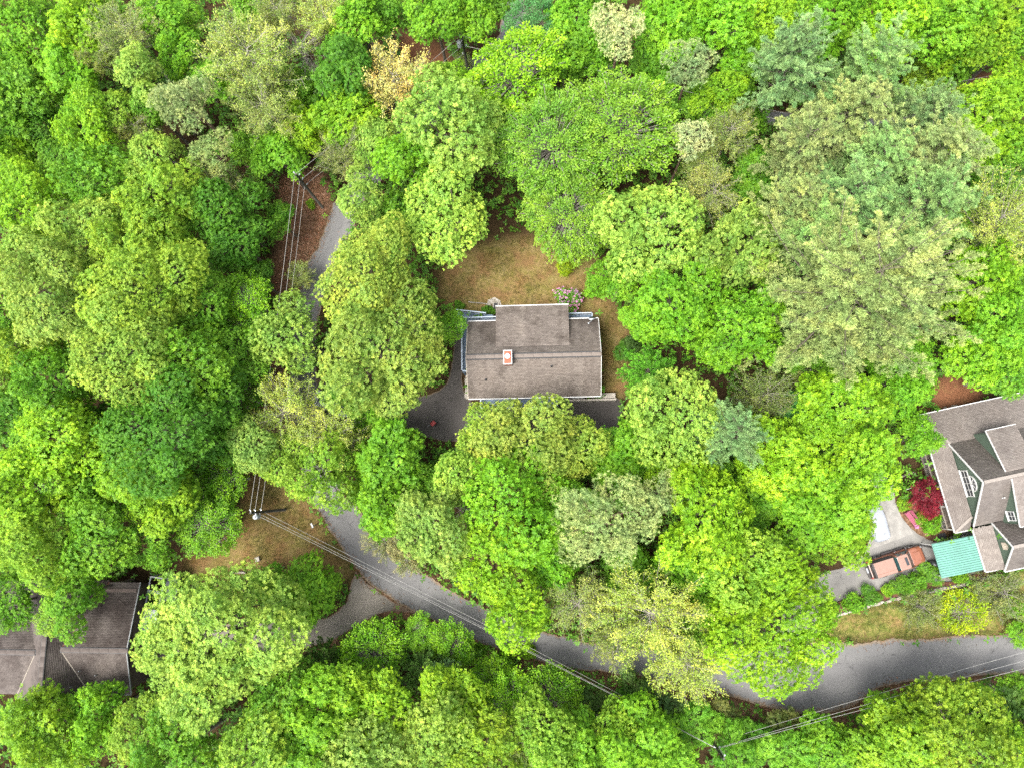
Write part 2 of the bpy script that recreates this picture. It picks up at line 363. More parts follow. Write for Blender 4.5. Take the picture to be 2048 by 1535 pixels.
def asphalt(name, dark, light, edge, crack=True, dirt=(0.16, 0.115, 0.07)):
    """uv.x along (m), uv.y across 0..1"""
    m, nt, b = new_mat(name); tc = N(nt, 'ShaderNodeTexCoord').outputs['Object']
    across = N(nt, 'ShaderNodeAttribute', attribute_name='across').outputs['Fac']
    nb = noise(nt, 0.28, 5, 0.6, tc); nf = noise(nt, 18, 3, 0.7, tc); nm = noise(nt, 1.3, 6, 0.7, tc)
    c = ramp(nt, nb.outputs[0], [(0.3, dark), (0.7, light)]).outputs[0]
    g = ramp(nt, nf.outputs[0], [(0.25, (0.93, 0.93, 0.93)), (0.75, (1.06, 1.06, 1.06))]).outputs[0]
    c = mix(nt, 1.0, c, g, 'MULTIPLY')
    # worn wheel tracks: two slightly paler bands that wander
    w = math_n(nt, 'ADD', across, math_n(nt, 'MULTIPLY', math_n(nt, 'SUBTRACT', nb.outputs[0], 0.5), 0.25))
    tr = ramp(nt, w, [(0.12, (1, 1, 1)), (0.27, (1.08, 1.08, 1.07)), (0.42, (0.97, 0.97, 0.975)), (0.58, (0.97, 0.97, 0.975)), (0.73, (1.08, 1.08, 1.07)), (0.88, (1, 1, 1))]).outputs[0]
    c = mix(nt, 1.0, c, tr, 'MULTIPLY')
    # sand and leaf dust along the edges
    e = math_n(nt, 'ABSOLUTE', math_n(nt, 'MULTIPLY', math_n(nt, 'SUBTRACT', across, 0.5), 2.0))
    e = math_n(nt, 'ADD', e, math_n(nt, 'MULTIPLY', math_n(nt, 'SUBTRACT', nm.outputs[0], 0.5), 0.35))
    ef = ramp(nt, e, [(0.84, (0, 0, 0)), (1.02, (edge, edge, edge))]).outputs[0]
    c = mix(nt, ef, c, dirt)
    if crack:
        v = N(nt, 'ShaderNodeTexVoronoi', Scale=0.33); v.feature = 'DISTANCE_TO_EDGE'
        dn = noise(nt, 1.6, 4, 0.7, tc)
        vm = N(nt, 'ShaderNodeVectorMath'); vm.operation = 'ADD'; nt.links.new(tc, vm.inputs[0])
        sc = N(nt, 'ShaderNodeVectorMath'); sc.operation = 'SCALE'; nt.links.new(dn.outputs['Color'], sc.inputs[0]); sc.inputs['Scale'].default_value = 1.2
        nt.links.new(sc.outputs[0], vm.inputs[1]); nt.links.new(vm.outputs[0], v.inputs['Vector'])
        k = ramp(nt, v.outputs[0], [(0.0, (0.4, 0.4, 0.4)), (0.02, (1, 1, 1))]).outputs[0]
        c = mix(nt, ramp(nt, nm.outputs[0], [(0.45, (0, 0, 0)), (0.6, (1, 1, 1))]).outputs[0], c, mix(nt, 1.0, c, k, 'MULTIPLY'))
    st = ramp(nt, nm.outputs[0], [(0.22, (0.72, 0.72, 0.73)), (0.38, (1, 1, 1)), (0.68, (1, 1, 1)), (0.8, (1.3, 1.28, 1.24))]).outputs[0]
    c = mix(nt, 1.0, c, st, 'MULTIPLY')
    nt.links.new(c, b.inputs['Base Color']); b.inputs['Roughness'].default_value = 0.85; b.inputs['Specular IOR Level'].default_value = 0.25
    bump(nt, b, nf.outputs[0], 0.25, 0.01)
    return m
M['road'] = asphalt('road_asphalt', (0.098, 0.096, 0.096), (0.118, 0.116, 0.115), 0.9)
M['drive'] = asphalt('dark_drive_asphalt', (0.034, 0.030, 0.028), (0.066, 0.060, 0.056), 0.5)
M['conc'] = asphalt('grey_concrete_drive', (0.10, 0.096, 0.09), (0.185, 0.178, 0.166), 0.25)
M['gravel'] = asphalt('pale_gravel_drive', (0.10, 0.088, 0.074), (0.165, 0.148, 0.127), 0.6, crack=False, dirt=(0.14, 0.08, 0.045))

def strip(name, L, R_, mat, z, jit=0.2, seed=1, n=220, na=10):
    rng = np.random.default_rng(seed)
    a = smooth_line(L, n); b = smooth_line(R_, n); k = min(len(a), len(b))
    a = a[np.linspace(0, len(a) - 1, k).astype(int)]; b = b[np.linspace(0, len(b) - 1, k).astype(int)]
    A_ = np.array([at(*p)[:2] for p in a]); B_ = np.array([at(*p)[:2] for p in b])
    def wob():
        w = rng.normal(0, 1, k); w = np.convolve(w, np.ones(4) / 4, 'same') * 2; return w[:, None] * jit * 0.5
    d = (B_ - A_); d /= np.linalg.norm(d, axis=1)[:, None]
    A_ = A_ - d * wob(); B_ = B_ + d * wob()
    t = np.linspace(0, 1, na + 1)
    XY = A_[:, None, :] * (1 - t)[None, :, None] + B_[:, None, :] * t[None, :, None]
    crown = z + 0.05 * (1 - (2 * t - 1) ** 2)
    V = np.concatenate([XY, np.broadcast_to(crown[None, :, None], XY.shape[:2] + (1,))], 2).reshape(-1, 3)
    # a turned-down rim so the surface has an edge
    w = na + 1
    i = (np.arange(k - 1)[:, None] * w + np.arange(na)[None]).ravel()
    F_ = np.stack([i, i + 1, i + w + 1, i + w], 1)
    me = np_mesh(name, V, F_, dict(across=np.tile(t, k)), smooth=True)
    return tag(link(name, me, mat), kind='structure')
def sheet(name, poly, mat, z, seed=2, st=0.35, rim=0.5, holes=()):
    """flat paving with a rough rim; 'across' runs from the rim (0) to 0.5 inside"""
    import bmesh
    rng = np.random.default_rng(seed)
    c = smooth_line(poly + [poly[0]], len(poly) * 7)[:-1]
    P_ = np.array([at(*p)[:2] for p in c]); P_ += rng.normal(0, 0.035, P_.shape)
    bm = bmesh.new(); vs_ = [bm.verts.new((x, y, z)) for x, y in P_]; f = bm.faces.new(vs_)
    if f.normal.z < 0: f.normal_flip()
    bmesh.ops.triangulate(bm, faces=bm.faces[:])
    for _ in range(5):
        es = [e for e in bm.edges if e.calc_length() > 1.0]
        if not es: break
        bmesh.ops.subdivide_edges(bm, edges=es, cuts=1); bmesh.ops.triangulate(bm, faces=[f for f in bm.faces if len(f.verts) > 3])
    me = bpy.data.meshes.new(name); bm.normal_update(); bm.to_mesh(me); bm.free()
    co = np.zeros(len(me.vertices) * 3, np.float32); me.vertices.foreach_get('co', co); co = co.reshape(-1, 3)
    d = np.full(len(co), 9.0)
    for i in range(len(P_)):
        a, b = P_[i], P_[(i + 1) % len(P_)]; ab = b - a; t = np.clip(((co[:, :2] - a) @ ab) / max(ab @ ab, 1e-9), 0, 1)
        d = np.minimum(d, np.linalg.norm(co[:, :2] - a - t[:, None] * ab, axis=1))
    at_ = me.attributes.new('across', 'FLOAT', 'POINT'); at_.data.foreach_set('value', np.clip(d / rim * 0.5, 0, 0.5).astype(np.float32))
    if sum(p.normal.z for p in me.polygons) < 0: me.flip_normals()
    return tag(link(name, me, mat), kind='structure')
strip('road', ROAD_L, ROAD_R, M['road'], 0.016, seed=1, n=340)
strip('road', NR_L, NR_R, M['road'], 0.006, seed=3, n=60)
strip('road', UR_T, UR_B, M['road'], 0.026, seed=5, n=90)
sheet('driveway', SIDE_DRIVE, M['gravel'], 0.008, 6, rim=1.0)
sheet('driveway', HOUSE_DRIVE, M['drive'], 0.010, 7, rim=0.9)
sheet('driveway', CONC_DRIVE, M['conc'], 0.012, 8, rim=0.8)
# ------------------------------------------------------------------ houses
HOUSES = []
def unit(rz, loc):
    c, s = math.cos(rz), math.sin(rz)
    return lambda x, y: (loc[0] + c * x - s * y, loc[1] + s * x + c * y)
def shingle_mesh(name, poly, tab=(0.32, 0.15), seed=1, keep=None, lift=0.0, streak=0.12):
    """overlapping tabs laid over a planar roof polygon (3D points); lowest edge first course"""
    rng = np.random.default_rng(seed)
    P_ = [Vector(p) for p in poly]; n = (P_[1] - P_[0]).cross(P_[2] - P_[0]).normalized()
    if n.z < 0: n = -n
    upv = (Vector((0, 0, 1)) - n * n.z).normalized(); al = upv.cross(n).normalized(); o = P_[0]
    q = [((p - o).dot(al), (p - o).dot(upv)) for p in P_]
    x0, x1 = min(a for a, b in q), max(a for a, b in q); y0, y1 = min(b for a, b in q), max(b for a, b in q)
    w, h = tab; rows = int((y1 - y0) / h) + 1; V, T = [], []
    al, upv, n, o = map(np.array, (al, upv, n, o))
    big = rng.normal(0, 1, 64)
    for r in range(rows):
        y = y0 + r * h; off = (r % 3) * w / 3 + rng.normal(0, .02)
        xs = np.arange(x0 - w + off, x1 + w, w); cx = xs + w / 2; cyy = np.full(len(xs), y + h * 0.5)
        k = inpoly(cx, cyy, q); xs = xs[k]
        for x in xs:
            a, b = max(x + 0.006, x0), min(x + w - 0.006, x1); yt = min(y + h * 1.25, y1); yb = max(y + rng.normal(0, .006), y0)
            if b - a < 0.05: continue
            lo, hi = 0.016 + rng.random() * 0.008 + lift, 0.004 + lift
            p = [o + al * u + upv * v + n * e for u, v, e in ((a, yb, lo), (b, yb, lo), (b, yt, hi), (a, yt, hi), (a, yb, 0.0), (b, yb, 0.0))]
            V.append(p); T.append(np.clip(0.5 + rng.normal(0, 0.12) + streak * 0.5 * big[int(x * 2.1) % 64], 0, 1))
    V = np.array(V); m = len(V); b = (np.arange(m) * 6)[:, None]
    F_ = np.concatenate([b + np.array([[0, 1, 2, 3]]), b + np.array([[4, 5, 1, 0]])])
    return np_mesh(name, V.reshape(-1, 3), F_, dict(tint=np.repeat(T, 6)))
_ss = 0
def slope(parent, poly, mat, th=0.14, name='roof_slope', lift=0.0, tab=(0.32, 0.15), streak=0.12):
    """one roof plane: a thick slab with its shingles on top"""
    global _ss; _ss += 1
    s = MB().slab(poly, th).build(name, M[mat], parent)
    sh = link('shingles', shingle_mesh('shingles', poly, seed=_ss, lift=lift, tab=tab, streak=streak), M[mat], s); tag(sh, kind='stuff')
    return s
def railing(parent, pts, z, mat_t, mat_b, h=0.95, gap=0.14, post=1.6):
    """top rail, bottom rail, posts and balusters along a polyline"""
    r = MB(); bl = []
    for a, b in zip(pts[:-1], pts[1:]):
        A_, B_ = Vector((*a, z)), Vector((*b, z)); L = (B_ - A_).length
        r.bar(A_ + Vector((0, 0, h)), B_ + Vector((0, 0, h)), 0.11, 0.05); r.bar(A_ + Vector((0, 0, 0.12)), B_ + Vector((0, 0, 0.12)), 0.05, 0.05)
        n = max(1, round(L / post))
        for i in range(n + 1): p = A_.lerp(B_, i / n); r.box(p + Vector((0, 0, h / 2 + 0.02)), (0.1, 0.1, h + 0.04))
        k = int(L / gap); bl += [A_.lerp(B_, (i + .5) / k) for i in range(k)]
    ro = r.build('railing', M[mat_t], parent)
    me = MB().box((0, 0, h / 2), (0.035, 0.035, h - 0.1)).mesh('baluster')
    for p in bl: link('baluster', me, M[mat_b], ro, p)
    return ro
def decking(parent, x0, x1, y0, y1, z, mat, along='x', bw=0.14):
    """floor of separate boards on joists, with legs"""
    d = MB()
    for t in np.linspace(x0 + .1, x1 - .1, max(2, int((x1 - x0) / 1.2) + 1)): d.box((t, (y0 + y1) / 2, z - 0.13), (0.05, y1 - y0 - 0.02, 0.18))
    d.box(((x0 + x1) / 2, y0 + .03, z - 0.13), (x1 - x0 - .02, 0.05, 0.17)); d.box(((x0 + x1) / 2, y1 - .03, z - 0.13), (x1 - x0 - .02, 0.05, 0.17))
    deck = d.build('deck', M[mat], parent)
    for t in ((x0 + .1, y0 + .1), (x1 - .1, y0 + .1), (x0 + .1, y1 - .1), (x1 - .1, y1 - .1)): MB().box((t[0], t[1], (z - 0.22) / 2), (0.12, 0.12, z - 0.22)).build('leg', M[mat], deck)
    if along == 'x': me = MB().box((0, 0, 0), (x1 - x0, bw - 0.012, 0.035)).mesh('deck_board'); ps = [((x0 + x1) / 2, y, z - .0175) for y in np.arange(y0 + bw / 2, y1, bw)]
    else: me = MB().box((0, 0, 0), (bw - 0.012, y1 - y0, 0.035)).mesh('deck_board'); ps = [(x, (y0 + y1) / 2, z - .0175) for x in np.arange(x0 + bw / 2, x1, bw)]
    for p in ps: link('deck_board', me, M[mat], deck, p)
    return deck
def window(parent, c, w, h, rz, mat_f='white', cols=2, rows=2, depth=0.06):
    """framed window: frame part with panes and sill; c = centre on the wall, facing -Y of the rotated frame"""
    f = MB()
    for sx in (-1, 1): f.box((sx * (w / 2), 0, 0), (0.08, depth, h + 0.08))
    for sz in (-1, 1): f.box((0, 0, sz * (h / 2)), (w - 0.08, depth, 0.08))
    for i in range(1, cols): f.box((-w / 2 + w * i / cols, 0.005, 0), (0.05, depth * .7, h - 0.08))
    for i in range(1, rows): f.box((0, 0.008, -h / 2 + h * i / rows), (w - 0.08, depth * .6, 0.05))
    o = f.build('window', M[mat_f], parent, c, (0, 0, rz))
    me = MB().box((0, 0, 0), (w / cols - 0.06, 0.02, h / rows - 0.06)).mesh('pane')
    for i in range(cols):
        for j in range(rows): link('pane', me, M['glass'], o, (-w / 2 + w * (i + .5) / cols, 0.012, -h / 2 + h * (j + .5) / rows))
    MB().box((0, -0.05, -h / 2 - 0.07), (w + 0.16, 0.14, 0.05)).build('sill', M[mat_f], o)
    return o

# ---- main house -----------------------------------------------------------------
MH = (-0.95, 12.45, 0); MA = math.radians(1.3); uM = unit(MA, MH)
def main_house():
    h = empty('house', MH, MA, 'grey-brown shingled house with red chimney top and blue-grey decks', 'house')
    xe, ys, yn, ze, zr = 6.65, -3.85, 4.05, 5.0, 7.0
    HOUSES.append([uM(x, y) for x, y in ((-6.3, -3.5), (6.3, -3.5), (6.3, 5.2), (-6.3, 5.2))])
    w = MB(); X, Y0, Y1 = 6.25, -3.4, 3.6; zt = 4.98
    g = [(-X, Y0, 0), (X, Y0, 0), (X, Y1, 0), (-X, Y1, 0), (-X, Y0, zt), (X, Y0, zt), (X, Y1, zt), (-X, Y1, zt), (-X, 0, 6.74), (X, 0, 6.74)]
    w.add(g, [(0, 1, 5, 4), (2, 3, 7, 6), (1, 2, 6, 9, 5), (3, 0, 4, 8, 7)])
    w.box((-0.05, 4.35, 2.65), (7.0, 1.5, 5.3))
    wall = w.build('wall', M['siding'], h)
    slope(h, [(-xe, ys, ze), (xe, ys, ze), (xe, 0, zr), (-xe, 0, zr)], 'shingle')
    slope(h, [(xe, yn, ze), (-xe, yn, ze), (-xe, 0, zr), (xe, 0, zr)], 'shingle')
    slope(h, [(3.62, 5.4, 5.62), (-3.72, 5.4, 5.62), (-3.72, 1.1, 6.475), (3.62, 1.1, 6.475)], 'shingle', 0.1, 'dormer_roof', lift=0.004)
    MB().prism([(-3.5, 3.3), (3.4, 3.3), (3.4, 4.9), (-3.5, 4.9)], 4.9, 5.55).build('dormer_wall', M['siding'], h)
    # raised ridge vent
    me = MB().box((0, 0, 0), (0.94, 0.36, 0.05)).mesh('ridge_cap')
    for i in range(14):
        x = -6.2 + i * 0.955
        if -3.1 < x < -1.9: continue
        link('ridge_cap', me, M['shingle'], h, (x, 0, zr + 0.06))
    MB().box((0, 0, 0), (13.2, 0.6, 0.05)).build('ridge_vent_shade', M['black'], h, (0, 0, zr + 0.02))  # black strip wider than the caps paints the vent's shadow lines
    # fascia and gutters
    for nm, a, b in (('gutter', (-xe, ys - 0.05, ze - 0.06), (xe, ys - 0.05, ze - 0.06)), ('gutter', (-xe, yn + 0.05, ze - 0.06), (-3.76, yn + 0.05, ze - 0.06)), ('gutter', (3.66, yn + 0.05, ze - 0.06), (xe, yn + 0.05, ze - 0.06)), ('gutter', (-3.76, 5.46, 5.56), (3.66, 5.46, 5.56))):
        MB().bar(a, b, 0.1, 0.11).build(nm, M['white'], h)
    for sx in (-1, 1):
        for y in (ys, yn): MB().bar((sx * (xe + .03), y, ze - .08), (sx * (xe + .03), 0, zr - .08), 0.05, 0.16).build('rake_board', M['white' if sx > 0 else 'siding'], h)
    # chimney
    c = MB().box((0, 0, 0), (0.72, 1.28, 2.2)).build('chimney', M['brick'], h, (-2.5, -0.25, 6.75))
    MB().box((0, 0, 0), (0.86, 1.4, 0.06)).build('crown_rim', M['white'], c, (0, 0, 1.12))
    MB().box((0, 0, 0), (0.70, 1.22, 0.07)).build('crown_top', M['chimney_red'], c, (0, 0, 1.165))
    MB().lathe([(0.17, 0), (0.17, 0.16), (0.27, 0.2), (0.27, 0.25), (0.2, 0.3), (0.03, 0.33)], n=18).build('flue_cap', M['white'], c, (0, 0.06, 1.2), smooth=False)
    for x, y in ((1.77, -1.0), (-4.8, -2.1)):
        z = zr + y * (-(ze - zr) / ys) * 0 + (zr - abs(y) * (zr - ze) / 3.85)  - zr
        z = zr - abs(y) * (zr - ze) / 3.85
        v = MB().tube([(0, 0, -0.05), (0, 0, 0.38)], 0.06, 10).build('vent_pipe', M['black'], h, (x, y, z))
        MB().lathe([(0.14, 0), (0.07, 0.1)], n=10).build('flashing', M['black'], v)
    # decks
    zd = 2.72
    d = decking(h, -7.55, -3.75, 3.62, 4.86, zd, 'deck', 'y'); railing(d, [(-7.5, 3.9), (-7.5, 4.82), (-3.8, 4.82)], zd, 'bluewhite', 'deck')
    d = decking(h, -7.5, -6.27, -0.85, 3.6, zd, 'deck', 'y'); railing(d, [(-7.45, 3.55), (-7.45, -0.8), (-6.4, -0.8)], zd, 'bluewhite', 'deck')
    d = decking(h, 3.5, 6.2, 3.62, 5.02, zd, 'deck', 'y'); railing(d, [(3.55, 4.97), (6.15, 4.97), (6.15, 3.7)], zd, 'bluewhite', 'deck')
    d = decking(h, -5.6, 2.3, -4.75, -3.42, zd, 'deck', 'y'); railing(d, [(-5.55, -3.5), (-5.55, -4.7), (2.25, -4.7), (2.25, -3.5)], zd, 'bluewhite', 'deck')
    # long low landing with ramp to the lawn, behind the left deck
    d = MB(); d.prism([(-8.1, 5.15), (-4.9, 4.95), (-4.3, 4.95), (-4.3, 5.45), (-5.0, 5.5), (-8.1, 5.95)], 1.9, 2.0); d = d.build('landing', M['deck'], h)
    for x, y in ((-8.0, 5.3), (-8.0, 5.8), (-6, 5.55), (-4.5, 5.2)): MB().box((x, y, 0.94), (0.1, 0.1, 1.9)).build('leg', M['deck'], d)
    railing(d, [(-8.05, 5.9), (-5.0, 5.46)], 2.0, 'bluewhite', 'deck', 0.85)
    # doors and windows
    for x, z in ((-4.6, 3.7), (-1.6, 3.7), (1.4, 3.7), (4.6, 3.7), (4.6, 1.3)): window(wall, (x, Y0 - 0.02, z), 1.0, 1.3, 0)
    dr = MB().box((0, 0, 0), (0.06, 0.9, 2.05)).build('door', M['darkwall'], h, (-6.28, -1.35, 1.05)); MB().box((-0.05, 0.32, 0), (0.05, 0.05, 0.1)).build('handle', M['steel'], dr)
    for x in (-3.6, 0.0): 
        gd = MB().box((0, 0, 0), (2.6, 0.06, 2.1)).build('garage_door', M['white'], h, (x, Y0 - 0.03, 1.06))
        for k in range(4): MB().box((0, -0.04, -0.78 + k * 0.52), (2.5, 0.02, 0.46)).build('panel', M['white'], gd)
    # white boxed meter cabinet on the right wall
    MB().box((0, 0, 0), (0.42, 1.15, 1.2)).build('side_cabinet', M['lightgrey'], h, (6.56, -0.75, 3.9), bevel=0.03)
    MB().box((0, 0, 0), (0.14, 0.6, 0.9)).build('meter_box', M['lightgrey'], h, (6.42, 0.35, 4.3))
    MB().box((0, 0, 0), (0.3, 0.4, 0.6)).build('vent_hood', M['bluewhite'], h, (-4.2, 4.3, 2.0))
    # satellite dish on the corner of the roof
    s = empty('satellite_dish', (0, 0, 0), 0, 'pale satellite dish at the right rear corner of the house roof', 'dish')
    x, y = uM(5.95, 3.75); s.location = (x, y, 5.12)
    t = MB().tube([(0, 0, 0), (0.02, 0.05, 0.35)], 0.03, 8).build('mast', M['lightgrey'], s)
    D = MB(); n = 20; prof = [(0.0, 0.0), (0.12, 0.012), (0.24, 0.05), (0.36, 0.11)]
    D.lathe(prof, n=n); dm = D.build('dish', M['lightgrey'], s, (0.02, 0.12, 0.4), (math.radians(-38), math.radians(14), 0.4), smooth=True); dm.scale = (1, 0.72, 1)
    sm = dm.modifiers.new('thick', 'SOLIDIFY'); sm.thickness = 0.015
    a = MB().tube([(0, 0.02, 0.34), (-0.3, -0.3, 0.45)], 0.02, 6).build('feed_arm', M['lightgrey'], s); MB().box((-0.33, -0.33, 0.46), (0.12, 0.1, 0.1)).build('receiver', M['lightgrey'], s)
    # things standing close to the house
    o = empty('window_well', (*uM(-4.05, 6.55), 0), MA, 'dark open cellar well with pale rim behind the house', 'cellar well')
    MB().prism([(-0.22, -0.65), (0.22, -0.65), (0.22, 0.6), (-0.22, 0.6)], 0.02, 0.35).build('well', M['black'], o)
    for sx in (-1, 1): MB().box((sx * 0.28, -0.35 if sx < 0 else 0, 0.2), (0.1, 1.9 if sx < 0 else 1.2, 0.42)).build('rim', M['concrete'], o)
    tag(MB().box((0, 0, 0.1), (0.42, 0.75, 0.16), taper=0.94).build('step_stone', M['concrete'], None, (*uM(-2.95, 6.2), 0), (0, 0, MA), bevel=0.02), 'pale stepping stone at the back wall beside the cellar well', 'stone')
    arc = [(-5.1, 6.9), (-4.9, 7.6), (-4.2, 7.9), (-3.6, 7.5), (-3.35, 6.6), (-3.35, 5.6), (-3.75, 5.6), (-3.8, 6.5), (-4.3, 7.2), (-4.7, 6.8)]
    tag(MB().prism([uM(*p) for p in arc], 0.0, 0.05).build('path', M['concrete']), kind='structure')
    rng = random.Random(5)
    ed = empty('bed_edging', (*uM(-7, 7.0), 0), MA, 'curved row of pale edging stones bordering the red bed', 'edging')
    for i in range(13):
        t = i / 12; x = 0.0 + 2.3 * t; y = 0.35 - 0.15 * t - 0.5 * (t - 0.4) ** 2 * (1 if t > .4 else -1)
        MB().box((x, y, 0.05), (0.17 + rng.random() * .05, 0.11, 0.12), taper=0.8).build('stone', M['concrete'], ed, None)
    # pale concrete steps and landing at the left wall
    p = empty('side_landing', (*uM(-7.1, -2.2), 0), MA, 'pale concrete landing with rounded edge at the left wall', 'landing')
    MB().prism([(-0.42, 1.1), (0.3, 1.1), (0.3, -1.1), (-0.3, -1.15), (-0.46, -0.9), (-0.36, 0.0)], 0, 0.55).build('slab', M['concrete'], p, bevel=0.03)
    MB().box((0, 1.35, 0.14), (0.7, 0.4, 0.28)).build('step', M['siding'], p)
    # retaining wall along the drive
    r = empty('retaining_wall', (*uM(5.4, -3.75), 0), MA, 'low pale-capped retaining wall along the dark parking spot', 'wall')
    MB().box((0, 0, 0.5), (6.3, 0.22, 1.0)).build('wall', M['concrete'], r); MB().box((0, 0, 1.03), (6.4, 0.2, 0.06)).build('cap', M['concrete'], r)
    MB().box((2.35, 0.42, 0.45), (1.55, 0.5, 0.95)).build('walk', M['concrete'], r)
main_house()

# ---- green gabled house -----------------------------------------------------------
GH = (40.5, 0.7, 0); GA = math.radians(12.5); uG = unit(GA, GH)
def green_house():
    h = empty('house', GH, GA, 'sage green gabled house with tan-grey shingles at the right edge', 'house')
    HOUSES.append([uG(x, y) for x, y in ((-0.9, -5), (0.9, -5), (0.9, -9), (12, -9), (12, 6.6), (-0.9, 6.6))])
    R_, yr, zr = 12.0, -0.4, 7.5              # right end, ridge line, ridge height
    yN, yS, zg, ze = 3.45, -4.75, 3.8, 2.8; xg = 0.45; xp = -1.05
    # walls
    w = MB(); x0 = xg + 0.12
    w.add([(x0, yS + .3, 0), (R_, yS + .3, 0), (R_, yN - .2, 0), (x0, yN - .2, 0), (x0, yS + .3, zg), (R_, yS + .3, zg), (R_, yN - .2, zg), (x0, yN - .2, zg), (x0, yr, zr - .22), (R_, yr, zr - .22)],
          [(0, 1, 5, 4), (2, 3, 7, 6), (1, 2, 6, 9, 5), (3, 0, 4, 8, 7)])
    wall = w.build('wall', M['green'], h)
    # siding courses on the gable, each a thin board
    k = (zr - zg) / ((yN - yS) / 2)
    for i in range(13):
        z = zg + 0.1 + i * 0.27; f = (z - zg) / (zr - .3 - zg)
        if f > 0.93: break
        a = yS + .35 + (yr - yS) * f; b = yN - .25 + (yr - yN) * f
        MB().box((x0 - 0.012, (a + b) / 2, z), (0.022, b - a, 0.25)).build('siding_board', M['green'], wall)
    # main roof
    slope(h, [(xg - .1, yS, zg), (R_, yS, zg), (R_, yr, zr), (xg - .1, yr, zr)], 'shingle_tan')
    slope(h, [(R_, yN, zg), (xg - .1, yN, zg), (xg - .1, yr, zr), (R_, yr, zr)], 'shingle_tan')
    slope(h, [(R_, 6.75, ze), (xp, 6.75, ze), (xg, yN - .02, zg - .02), (R_, yN - .02, zg - .02)], 'shingle_tan', 0.12, 'porch_roof')
    slope(h, [(xp, 6.75, ze), (xp, -5.1, ze), (xg, yS + .95, zg - .02), (xg, yN - .02, zg - .02)], 'shingle_tan', 0.12, 'porch_roof')
    slope(h, [(xp, -5.1, ze), (xg, -5.1, ze), (xg, yS + .95, zg - .02)], 'shingle_tan', 0.12, 'porch_roof')
    me = MB().box((0, 0, 0), (0.5, 0.3, 0.045)).mesh('ridge_cap')
    for i in range(23): link('ridge_cap', me, M['ridge_tan'], h, (xg + 0.2 + i * 0.51, yr, zr + 0.03))
    for a, b in (((xp, 6.75, ze), (xg, yN, zg)), ((xp, -5.1, ze), (xg, yS + .95, zg))):
        A_, B_ = Vector(a) + Vector((0, 0, .03)), Vector(b) + Vector((0, 0, .03))
        MB().bar(A_, B_, 0.26, 0.035).build('hip_cap', M['ridge_tan'], h)
    for nm, a, b in (('rake_board', (xg - .15, yS, zg - .02), (xg - .15, yr, zr - .02)), ('rake_board', (xg - .15, yN, zg - .02), (xg - .15, yr, zr - .02)), ('gutter', (xp - .06, 6.7, ze - .03), (xp - .06, -5.1, ze - .03)), ('gutter', (xp, -5.16, ze - .03), (xg + .4, -5.16, ze - .03)), ('gutter', (xp, 6.81, ze - .03), (R_, 6.81, ze - .03))):
        MB().bar(a, b, 0.09, 0.13).build(nm, M['white'], h)
    # big window with arched top
    wz = 4.55; window(wall, (x0 - 0.06, -0.55, wz), 2.5, 1.05, -math.pi / 2, cols=4, rows=2)
    f = MB(); n = 14
    for i in range(n):
        a0, a1 = math.pi * i / n, math.pi * (i + 1) / n
        f.bar((0, 0.78 * math.cos(a0), 0.78 * math.sin(a0)), (0, 0.78 * math.cos(a1), 0.78 * math.sin(a1)), 0.07, 0.11, up=(1, 0, 0))
    for a in (0.8, 1.57, 2.34): f.bar((0, 0.1 * math.cos(a), 0.1 * math.sin(a)), (0, 0.76 * math.cos(a), 0.76 * math.sin(a)), 0.05, 0.05, up=(1, 0, 0))
    f.box((0, 0, 0.03), (0.06, 1.6, 0.08))
    aw = f.build('arched_window', M['white'], wall, (x0 - 0.06, -0.55, wz + 0.68))
    g = MB(); p = [(0.0, 0.74 * math.cos(math.pi * i / 16), 0.74 * math.sin(math.pi * i / 16)) for i in range(17)]; g.add([(0.02, b, c) for a, b, c in p] + [(0.035, b, c) for a, b, c in p], [tuple(range(17)), tuple(range(33, 16, -1))]); g.build('pane', M['glass'], aw)
    # rear shed dormer
    def dormer(xa, xb, y_in, z_in, y_out, z_out, z_base):
        slope(h, [(xb, y_out, z_out), (xa, y_out, z_out), (xa, y_in, z_in), (xb, y_in, z_in)] if y_out > y_in else [(xa, y_out, z_out), (xb, y_out, z_out), (xb, y_in, z_in), (xa, y_in, z_in)], 'shingle_tan', 0.1, 'dormer_roof')
        yo = y_out - 0.25 * (1 if y_out > y_in else -1); W_ = MB()
        for x in (xa + .15, xb - .15): W_.add([(x, y_in, z_in - .12), (x, yo, z_out - .12), (x, yo, z_base)], [(0, 1, 2)]); W_.add([(x + .06, y_in, z_in - .12), (x + .06, yo, z_out - .12), (x + .06, yo, z_base)], [(2, 1, 0)])
        W_.box(((xa + xb) / 2, yo, (z_out + z_base) / 2 - .06), (xb - xa - .3, 0.1, z_out - z_base - .12))
        dw = W_.build('dormer_wall', M['green'], h)
        MB().bar((xa - .04, y_in, z_in - .03), (xa - .04, y_out, z_out - .03), 0.06, 0.12).build('rake_board', M['white'], h)
        MB().bar((xa, y_out + (.04 if y_out > y_in else -.04), z_out - .04), (xb, y_out + (.04 if y_out > y_in else -.04), z_out - .04), 0.06, 0.12).build('fascia', M['white'], h)
        return dw
    dormer(2.85, 5.75, 0.05, 7.12, 4.05, 6.05, 3.3)
    dw = dormer(3.05, 9.0, -0.62, 7.36, -5.2, 6.35, 3.6)
    window(dw, (3.16, -4.25, 5.35), 0.85, 0.95, -math.pi / 2, cols=2, rows=2)
    # garage wing with its own gable
    xa, ya, yb, yc, zc, zb = 2.15, -9.5, -4.9, -6.95, 5.9, 3.75
    w = MB(); x0 = xa + .15
